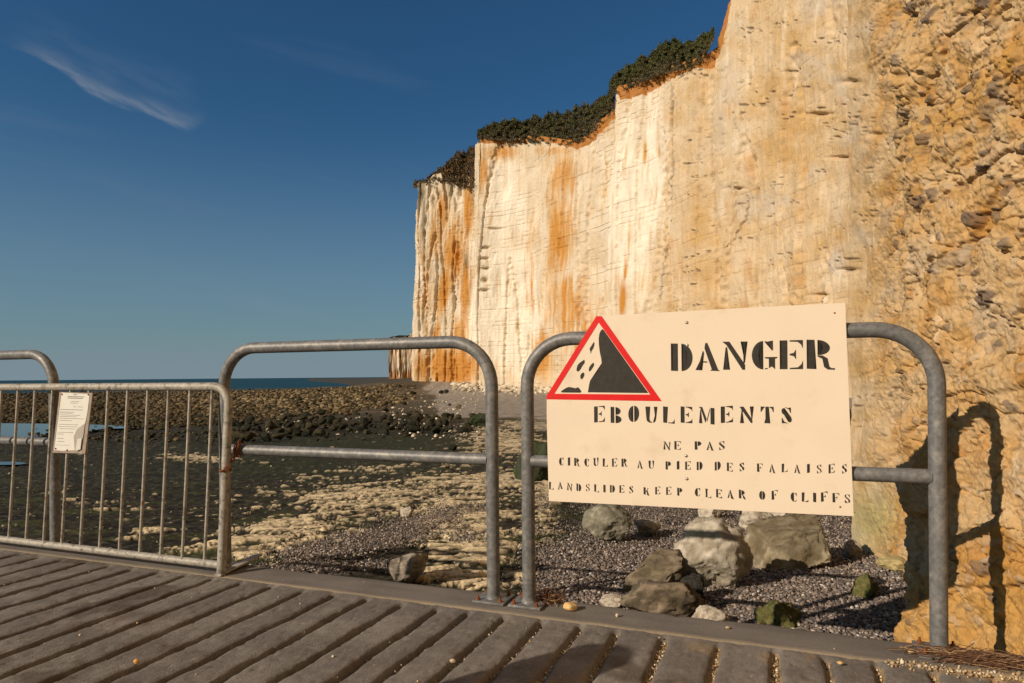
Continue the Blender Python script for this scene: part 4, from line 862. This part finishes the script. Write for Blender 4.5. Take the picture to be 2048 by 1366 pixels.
for t_, a0, a1, th_ in [(.035, .45, .55, .006), (.07, .28, .78, .006), (.095, .28, .74, .006), (.15, .4, .64, .003), (.175, .38, .6, .003), (.235, .5, .56, .004), (.235, .62, .78, .003), (.285, .1, .78, .004), (.325, .1, .52, .003), (.345, .1, .5, .003), (.375, .1, .72, .003), (.40, .1, .62, .003), (.43, .1, .86, .003), (.465, .1, .5, .003), (.53, .1, .7, .003), (.565, .1, .68, .003), (.60, .14, .64, .003), (.66, .1, .58, .003), (.69, .1, .3, .003), (.76, .1, .3, .003), (.81, .12, .34, .003), (.87, .1, .5, .002)]:
    b.poly([nb(a0, t_ - th_, .0022), nb(a1, t_ - th_, .0022), nb(a1, t_ + th_, .0022), nb(a0, t_ + th_, .0022)])
b.build('print', M_ink, pp_, org, smooth=False)
for s_, t_ in ((.10, .04), (.9, .03), (.1, .93), (.46, .95)):
    b = MB(); c0 = nb(s_, t_, 0.002); b.tube([c0, c0 - E2 * 0.003], [0.0045, 0.003], 10); b.build('pin', M_pin, root, org)

# chain
CH = [on_v(482, 884, HV - 0.02), on_v(474, 905, HV - 0.035), on_v(465, 917, HV - 0.05), on_v(455, 928, HV - 0.07), on_v(447, 936, HV - 0.11), on_v(440, 941, HV - 0.12)]
cv_l = [uv(CH[0][0], HV - 0.030, CH[0][1]), uv(CH[1][0], HV - 0.035, CH[1][1]), uv(CH[2][0], HV - 0.045, CH[2][1]), uv(CH[3][0], HV - 0.06, CH[3][1]), uv(CH[4][0], HV - 0.085, CH[4][1]), uv(CH[5][0], BV0 + 0.002, CH[5][1] + 0.003)]
pts3 = [np.array(p) for p in cv_l]; seg = [0]
for i in range(1, len(pts3)): seg.append(seg[-1] + np.linalg.norm(pts3[i] - pts3[i - 1]))
root = empty('chain', pts3[0]); tag(root, 'short rusty chain tying the barrier end post to the open hoop', 'chain')
def link_mesh(c0, d, nrm, L=0.019, W=0.010, r=0.0026):
    d = d / np.linalg.norm(d); nrm = nrm - d * nrm.dot(d); nrm /= np.linalg.norm(nrm); P = []
    for a in np.linspace(0, 2 * math.pi, 17)[:-1]:
        P.append(c0 + d * (math.cos(a) * L / 2 * 1.15) + nrm * math.sin(a) * W / 2)
    b = MB(); b.tube(P, r, 7, closed=True); return b
s_ = 0; k = 0
alt = [E2, np.array([0, 0, 1.0])]
while s_ < seg[-1]:
    p = np.array([np.interp(s_, seg, [q[j] for q in pts3]) for j in range(3)]); p2 = np.array([np.interp(min(s_ + .006, seg[-1]), seg, [q[j] for q in pts3]) for j in range(3)])
    d = p2 - p if np.linalg.norm(p2 - p) > 1e-5 else d
    link_mesh(p, d, alt[k % 2] + 0.4 * alt[(k + 1) % 2]).build('chain_link', M_rust, root, pts3[0]); s_ += 0.0155; k += 1
# loops of chain round the crossbar and the post
for c0, axis, rad, m_ in ((uv(on_v(478, 896, HV)[0], HV, HB), E1, 0.0275, 9), (uv(uE, bv(on_v(442, 942, HV)[1]), on_v(442, 942, HV - .1)[1]), np.array([0, 0, 1.0]), 0.0225, 8)):
    a1 = np.cross(axis, E2 if abs(axis[2]) > .5 else np.array([0, 0, 1.0])); a1 /= np.linalg.norm(a1); a2 = np.cross(axis, a1)
    for k in range(m_):
        th_ = 2 * math.pi * k / m_; p = c0 + (a1 * math.cos(th_) + a2 * math.sin(th_)) * rad; d = -a1 * math.sin(th_) + a2 * math.cos(th_)
        link_mesh(p, d, axis if k % 2 else (a1 * math.cos(th_) + a2 * math.sin(th_))).build('chain_link', M_rust, root, pts3[0])

# ------------------------------------------------------------------ danger sign
SV = HV - HR - 0.007
def Zp(zx, zy): return 1020 + zx / 2.7676, 580 + zy / 2.7676      # zoomed view -> photo pixel
def sg(zx, zy, off=0.0):
    u, z = on_v(*Zp(zx, zy), SV); return uv(u, SV - off, z)
M_board = mat_new('painted_board', (0.80, 0.675, 0.525), rough=0.6, var=0.035, vscale=5, bump=0.08, bscale=30, bdist=0.001, spec=0.3, col2=(0.66, 0.53, 0.38), c2scale=9, c2lo=0.60, c2hi=0.85)
M_red = mat_new('red_paint', (0.70, 0.010, 0.010), rough=0.5, var=0.08, vscale=30, bump=0.05)
M_black = mat_new('black_paint', (0.035, 0.030, 0.024), rough=0.6, var=0.3, vscale=60, bump=0.05)
M_rivet = mat_new('rivet', (0.5, 0.45, 0.38), rough=0.35, metal=0.7, var=0.2, bump=0)
org = sg(1000, 1200); root = empty('warning_sign', org); tag(root, 'cream danger sign with red triangle and black stencilled words, bolted to the hoop', 'sign')
out = [(510, 143), (1372, 95), (1388, 88), (1400, 94), (1855, 70), (1862, 250), (1902, 1252), (1650, 1240), (215, 1168), (203, 700), (203, 585), (478, 145)]
b = MB(); b.prism([sg(x, y) for x, y in out], E2 * 0.005); b.build('board', M_board, root, org, smooth=False)
def flat(polys, name, mat, off, label=None, parent=None):
    b = MB()
    for p in polys:
        try:
            f = b.poly([sg(x, y, off) for x, y in p])
        except Exception as ex: print('poly', ex)
    bmesh.ops.triangulate(b.bm, faces=b.bm.faces)
    o_ = b.build(name, mat, parent or root, org, smooth=False)
    if label: o_['label'] = label
    return o_
# red triangle ring as three strips
To = [(493, 138), (840, 615), (203, 606)]
flat([[(478, 145), (508, 145), (840, 615), (776, 579), (491, 180)], [(840, 615), (203, 605), (246, 574), (776, 579)], [(203, 605), (203, 585), (478, 145), (491, 180), (246, 574)]], 'triangle_border', M_red, 0.0008, 'red triangle border')
def smooth_poly(P, n=4):                 # Catmull-Rom
    P = np.array(P, float); R = []
    for i in range(len(P)):
        p0, p1, p2, p3 = P[i - 1], P[i], P[(i + 1) % len(P)], P[(i + 2) % len(P)]
        for t_ in np.linspace(0, 1, n, endpoint=False): R.append(0.5 * ((2 * p1) + (-p0 + p2) * t_ + (2 * p0 - 5 * p1 + 4 * p2 - p3) * t_ ** 2 + (-p0 + 3 * p1 - 3 * p2 + p3) * t_ ** 3))
    return [tuple(r) for r in R]
cl2 = lambda L: [(172.0 + x * 0.4325, 110.7 + y * 0.4325) for x, y in L]     # close-up view -> zoomed view
left = [(785, 245), (765, 262), (748, 300), (738, 360), (740, 440), (752, 540), (770, 620), (776, 680), (765, 730), (735, 780), (690, 830), (650, 870), (628, 905), (616, 950), (608, 1010), (600, 1053)]
flat([cl2(left + [(1372, 1062), (800, 255)])], 'pictogram_cliff', M_black, 0.0008, 'black falling-cliff shape')
stones = [[(680, 410), (665, 425), (640, 465), (622, 495), (630, 525), (637, 562), (645, 520), (665, 495), (680, 450)], [(555, 640), (530, 650), (480, 690), (460, 730), (455, 775), (480, 785), (510, 750), (530, 710), (555, 680)],
    [(670, 675), (640, 700), (615, 740), (612, 780), (630, 780), (660, 740), (678, 705)], [(545, 800), (520, 810), (503, 840), (508, 880), (528, 880), (550, 845), (553, 815)], [(257, 1052), (300, 1010), (360, 985), (430, 1003), (470, 990), (495, 1010), (510, 1055), (400, 1054)]]
for s in stones: flat([smooth_poly(cl2(s))], 'pictogram_stone', M_black, 0.0008)
# stencil alphabet, unit cap height
def stem(x0, x1, y0=0, y1=1, sl_=.07, sr=.0, bl=None, br=None):
    bl = sl_ if bl is None else bl; br = sr if br is None else br
    return [(x0 - bl, y0), (x1 + br, y0), (x1, y0 + (.05 if br else 0)), (x1, y1 - (.05 if sr else 0)), (x1 + sr, y1), (x0 - sl_, y1), (x0, y1 - (.05 if sl_ else 0)), (x0, y0 + (.05 if bl else 0))]
def cres(x0, sg_, rx, th_, y0=0, y1=1, hair=.03, n=13):
    cy_ = (y0 + y1) / 2; ry = (y1 - y0) / 2; A = np.linspace(math.pi / 2, -math.pi / 2, n)
    return [(x0 + sg_ * rx * math.cos(a), cy_ + ry * math.sin(a)) for a in A] + [(x0 + sg_ * (rx - th_) * math.cos(a) , cy_ + (ry - hair) * math.sin(a)) for a in A[::-1]]
armT = [(.34, 1), (.80, 1), (.80, .70), (.74, .84), (.62, .94), (.34, .955)]; armB = [(x, 1 - y) for x, y in armT]
armM = [(.34, .53), (.48, .56), (.56, .68), (.56, .33), (.48, .45), (.34, .48)]
GL = {
 'D': (.84, [stem(.06, .26), cres(.40, 1, .43, .20)]),
 'A': (.90, [[(.36, .98), (.44, 1.0), (.84, .05), (.92, 0), (.54, 0), (.60, .05), (.33, .80)], [(.27, .72), (.315, .63), (.13, .05), (.24, 0), (-.02, 0), (.07, .05)], [(.22, .33), (.42, .33), (.44, .285), (.21, .285)]]),
 'N': (.92, [stem(.11, .165, 0, .80, 0, 0, .10, .10), [(-.02, 1), (.25, 1), (.82, .18), (.82, 0), (.72, 0), (.14, .88), (.05, .95)], stem(.76, .815, .24, 1, .10, .10, 0, 0)]),
 'G': (.92, [cres(.44, -1, .41, .23), [(.50, 1), (.66, .94), (.76, 1), (.79, 1), (.79, .66), (.75, .66), (.64, .88), (.50, .955)], [(.50, .43), (.94, .43), (.94, .39), (.86, .37), (.86, .0), (.74, .10), (.64, .04), (.64, .37), (.50, .39)], [(.50, 0), (.60, .02), (.60, .05), (.50, .04)]]),
 'E': (.82, [stem(.06, .26), armT, armM, armB]),
 'F': (.80, [stem(.06, .26, br=.07), armT, armM]),
 'L': (.80, [stem(.06, .26, sr=.07, br=0), armB]),
 'I': (.36, [stem(.06, .29, 0, 1, .07, .07)]),
 'R': (.94, [stem(.06, .26, br=.06), cres(.36, 1, .42, .24, .48, 1), [(.36, .47), (.54, .47), (.70, .38), (.76, .10), (.84, .05), (.94, .06), (.94, .0), (.70, 0), (.58, .08), (.52, .36), (.36, .43)]]),
 'P': (.80, [stem(.06, .26, br=.06), cres(.36, 1, .42, .24, .44, 1)]),
 'B': (.84, [stem(.06, .26), cres(.36, 1, .38, .22, .52, 1), cres(.36, 1, .44, .25, 0, .49)]),
 'O': (.86, [cres(.39, -1, .36, .23), cres(.47, 1, .36, .23)]),
 'C': (.84, [cres(.44, -1, .41, .24), [(.50, 1), (.64, .94), (.74, 1), (.78, 1), (.78, .66), (.74, .66), (.63, .88), (.50, .955)], [(.50, 0), (.68, .05), (.80, .26), (.76, .28), (.65, .12), (.50, .045)]]),
 'U': (.84, [[(-.01, 1), (.34, 1), (.28, .95), (.28, .26), (.33, .10), (.47, .045), (.47, 0), (.26, .01), (.10, .10), (.06, .26), (.06, .95)], [(.60, 1), (.86, 1), (.76, .95), (.76, .25), (.70, .08), (.54, 0), (.54, .045), (.66, .12), (.71, .25), (.71, .95)]]),
 'M': (1.06, [stem(.09, .14, 0, .82, 0, 0, .09, .09), [(-.02, 1), (.23, 1), (.52, .30), (.47, .08), (.43, .08), (.12, .88), (.05, .95)], [(.54, .22), (.56, .32), (.74, .96), (.74, .80), (.57, .14)], stem(.79, 1.0, 0, 1, .0, .06)]),
 'T': (.84, [stem(.31, .53, 0, 1, 0, 0, .08, .08), [(.26, 1), (.0, 1), (.0, .68), (.04, .68), (.12, .88), (.26, .95)], [(.58, 1), (.84, 1), (.84, .68), (.80, .68), (.72, .88), (.58, .95)]]),
 'S': (.74, [[(.10, .88), (.05, .76), (.08, .62), (.22, .51), (.48, .38), (.54, .26), (.50, .10), (.64, .12), (.71, .26), (.66, .43), (.50, .55), (.26, .66), (.20, .78), (.24, .94)], [(.30, 1), (.46, .95), (.60, 1), (.65, 1), (.65, .68), (.61, .68), (.52, .88), (.30, .955)], [(.42, 0), (.26, .05), (.12, 0), (.07, 0), (.07, .32), (.11, .32), (.22, .12), (.42, .045)]]),
 'K': (.96, [stem(.06, .26, sr=.06, br=.06), [(.36, .44), (.40, .40), (.74, .94), (.86, 1), (.58, 1), (.66, .94)], [(.45, .62), (.60, .72), (.90, .05), (.98, 0), (.60, 0), (.66, .05)]]),
}
def word(txt, x0, x1, yb0, yb1, yt0, yt1, kx=None):
    a = np.array(on_v(*Zp(x0, yb0), SV)); c_ = np.array(on_v(*Zp(x1, yb1), SV)); at = np.array(on_v(*Zp(x0, yt0), SV)); ct = np.array(on_v(*Zp(x1, yt1), SV))
    L = np.linalg.norm(c_ - a); d = (c_ - a) / L; h0 = at[1] - a[1]; h1 = ct[1] - c_[1]; h = (h0 + h1) / 2
    W = sum(GL[q][0] for q in txt); kx = kx or 0.92; gap = (L - W * h * kx) / max(len(txt) - 1, 1)
    if gap < 0.06 * h: kx = (L - 0.06 * h * (len(txt) - 1)) / (W * h); gap = 0.06 * h
    x = 0; R = []
    for q in txt:
        w_, polys = GL[q]; jz = random.uniform(-.015, .015) * h; js = random.uniform(-.006, .006)
        for p in polys:
            R.append([(a + d * (x + px_ * h * kx), py_, h0 + (h1 - h0) * x / L, jz + js * px_) for px_, py_ in p])
        x += w_ * h * kx + gap
    return R
def lettering(words, label):
    for w_ in words:
        b = MB()
        for p in word(*w_):
            b.poly([uv(q[0][0], SV - 0.0008, q[0][1] + q[1] * q[2] + q[3]) for q in p])
        bmesh.ops.triangulate(b.bm, faces=b.bm.faces)
        o_ = b.build('lettering', M_black, root, org, smooth=False); o_['label'] = 'black stencilled word ' + w_[0]
lettering([('DANGER', 893, 1798, 446, 431, 295, 268)], 'large black word DANGER')
lettering([('EBOULEMENTS', 467, 1563, 733, 737, 645, 645, .86)], 'black word EBOULEMENTS')
lettering([('NE', 849, 946, 881, 883, 836, 836, .92), ('PAS', 1023, 1190, 883, 887, 837, 838, .95)], 'small black words NE PAS')
lettering([('CIRCULER', 271, 650, 971, 979, 927, 934, .76), ('AU', 704, 797, 986, 990, 942, 946, .8), ('PIED', 862, 1066, 993, 997, 948, 951, .8), ('DES', 1134, 1298, 1000, 1004, 953, 957, .8), ('FALAISES', 1368, 1866, 1005, 1018, 959, 968, .76)], 'small black words CIRCULER AU PIED DES FALAISES')
lettering([('LANDSLIDES', 217, 683, 1102, 1127, 1061, 1086, .78), ('KEEP', 740, 954, 1130, 1138, 1090, 1094, .8), ('CLEAR', 1022, 1305, 1142, 1152, 1096, 1104, .8), ('OF', 1378, 1482, 1158, 1161, 1110, 1112, .8), ('CLIFFS', 1552, 1884, 1168, 1177, 1117, 1126, .8)], 'small black words LANDSLIDES KEEP CLEAR OF CLIFFS')
for x, y in ((978, 180), (981, 306), (975, 918), (979, 1045)):
    b = MB(); c0 = sg(x, y, 0.0); b.tube([c0, c0 - E2 * 0.002, c0 - E2 * 0.0038], [0.0058, 0.0048, 0.002], 12); b.build('rivet', M_rivet, root, org)
for x, y in ((1797, 127), (1828, 1201), (238, 595)):
    b = MB(); c0 = sg(x, y, 0.0); b.tube([c0, c0 - E2 * 0.001], [0.003, 0.0028], 10); b.build('screw_hole', M_rust, root, org)

# ------------------------------------------------------------------ small things on the kerb
def kerbstone(px, py, wpx, hpx, label, col, seed, name='stone', cat='stone'):
    r = ray(px, py); t_ = -HC / r[2]; X, Y = r[0] * t_, t_; v = rockv(3, seed, 9, (0.6, 0.85), 0.1); v = v / np.abs(v).max(0) * np.array([wpx, wpx * .8, hpx]) * Y / F / 2
    c = lerp(col, np.array(col) * np.array([1.0, .75, .45]), ss(-.2, .4, fbm(v[:, 0] * 60, v[:, 1] * 60, v[:, 2] * 60, o=3, s=seed)))
    o_ = link(name, raw_mesh(name, v, ICO[3][1], c), M_peb); o_.location = (X, Y, hpx * Y / F / 2 * 0.9 + 0.003); tag(o_, label, cat)
kerbstone(1141, 1222, 30, 17, 'yellow and orange stone lying on the kerb beside the dry weed', (0.70, 0.52, 0.26), 3)
kerbstone(1234, 1236, 9, 8, 'tiny pale pebble on the kerb between two boulders', (0.6, 0.5, 0.35), 4, 'pebble', 'pebble')
kerbstone(1455, 1260, 9, 6, 'tiny tan pebble on the kerb in front of the low pale wedge', (0.55, 0.4, 0.25), 5, 'pebble', 'pebble')
kerbstone(1822, 1309, 12, 8, 'small yellow pebble beside the base plate nearest the cliff', (0.62, 0.48, 0.24), 6, 'pebble', 'pebble')
kerbstone(1680, 1332, 13, 8, 'small tan pebble on the last groove blocks before the cliff', (0.6, 0.46, 0.26), 7, 'pebble', 'pebble')
kerbstone(273, 1330, 13, 11, 'small orange stone lying in a groove below the crowd barrier', (0.62, 0.38, 0.15), 8, 'pebble', 'pebble')
kerbstone(905, 1328, 12, 8, 'small white pebble resting in a groove of the walkway', (0.65, 0.6, 0.5), 9, 'pebble', 'pebble')
M_twig = mat_new('dry_twigs', (0.13, 0.065, 0.035), rough=0.9, var=0.5, vscale=60, bump=0.2)
M_straw = mat_new('dry_straw', (0.36, 0.22, 0.11), rough=0.9, var=0.4, vscale=60, bump=0.2)
def twigs(name, cpx, n, label, cat, L=(0.05, 0.16), spread=(0.11, 0.02), hgt=0.016, dirj=0.35, rad=0.0009):
    r = ray(*cpx); t_ = -HC / r[2]; u0 = np.array([r[0] * t_, t_, 0]).dot(E1); v0 = np.array([r[0] * t_, t_, 0]).dot(E2)
    root_ = empty(name, uv(u0, v0, 0)); tag(root_, label, cat)
    for nm, mt, cnt in (('twigs', M_twig, int(n * .75)), ('straw', M_straw, n - int(n * .75))):
        b = MB()
        for _ in range(cnt):
            cu = u0 + random.gauss(0, spread[0]); cv2_ = v0 + random.gauss(0, spread[1]); l = random.uniform(*L); a = random.gauss(0, dirj)
            z0 = abs(random.gauss(0, hgt)) + 0.003; z1 = abs(random.gauss(0, hgt)) + 0.003
            d = np.array([math.cos(a), math.sin(a)]) * l / 2; bend = random.gauss(0, 0.01)
            pts_ = [uv(cu - d[0], cv2_ - d[1], z0), uv(cu - d[0] * .3 , cv2_ - d[1] * .3 + bend, (z0 + z1) / 2 + 0.004), uv(cu + d[0] * .4, cv2_ + d[1] * .4 + bend * .8, (z0 + z1) / 2 + 0.003), uv(cu + d[0], cv2_ + d[1], z1)]
            b.tube(pts_, [rad * random.uniform(.7, 1.5)] * 4, 5)
        o_ = b.build(nm, mt, root_, uv(u0, v0, 0)); o_['kind'] = 'stuff'
twigs('twig_pile', (1965, 1330), 300, 'pile of dry brown twigs and straw around the post nearest the cliff', 'twigs', spread=(0.07, 0.013))
twigs('dry_weed', (1098, 1204), 260, 'clump of dark dry weed behind the first post of the sign hoop', 'weed', L=(0.02, 0.06), spread=(0.025, 0.02), hgt=0.016, dirj=1.5)
# made-up post beyond the frame, added to cast the shadow over the walkway
r0 = 0.11; cx0, cy0, hb_ = -1.30, 1.06, 0.93
b = MB(); P = [(cx0, cy0, 0.0), (cx0, cy0, 0.02), (cx0, cy0, hb_ - 0.08), (cx0, cy0, hb_ - 0.03), (cx0, cy0, hb_ - 0.008), (cx0, cy0, hb_)]
b.tube(P, [r0 + .01, r0, r0 * .95, r0 * .86, r0 * .62, 0.02], 28); o = b.build('shadow_post', M_kerb, None, (cx0, cy0, 0))
setcol(o.data, np.tile(np.array([[0.3, 0.28, 0.25]]), (len(o.data.vertices), 1)))
tag(o, 'made-up round post out of frame, added to cast the dark shadow across the near grooves', 'shadow_post')
print('verts', sum(len(o.data.vertices) for o in SC.objects if o.type == 'MESH'))
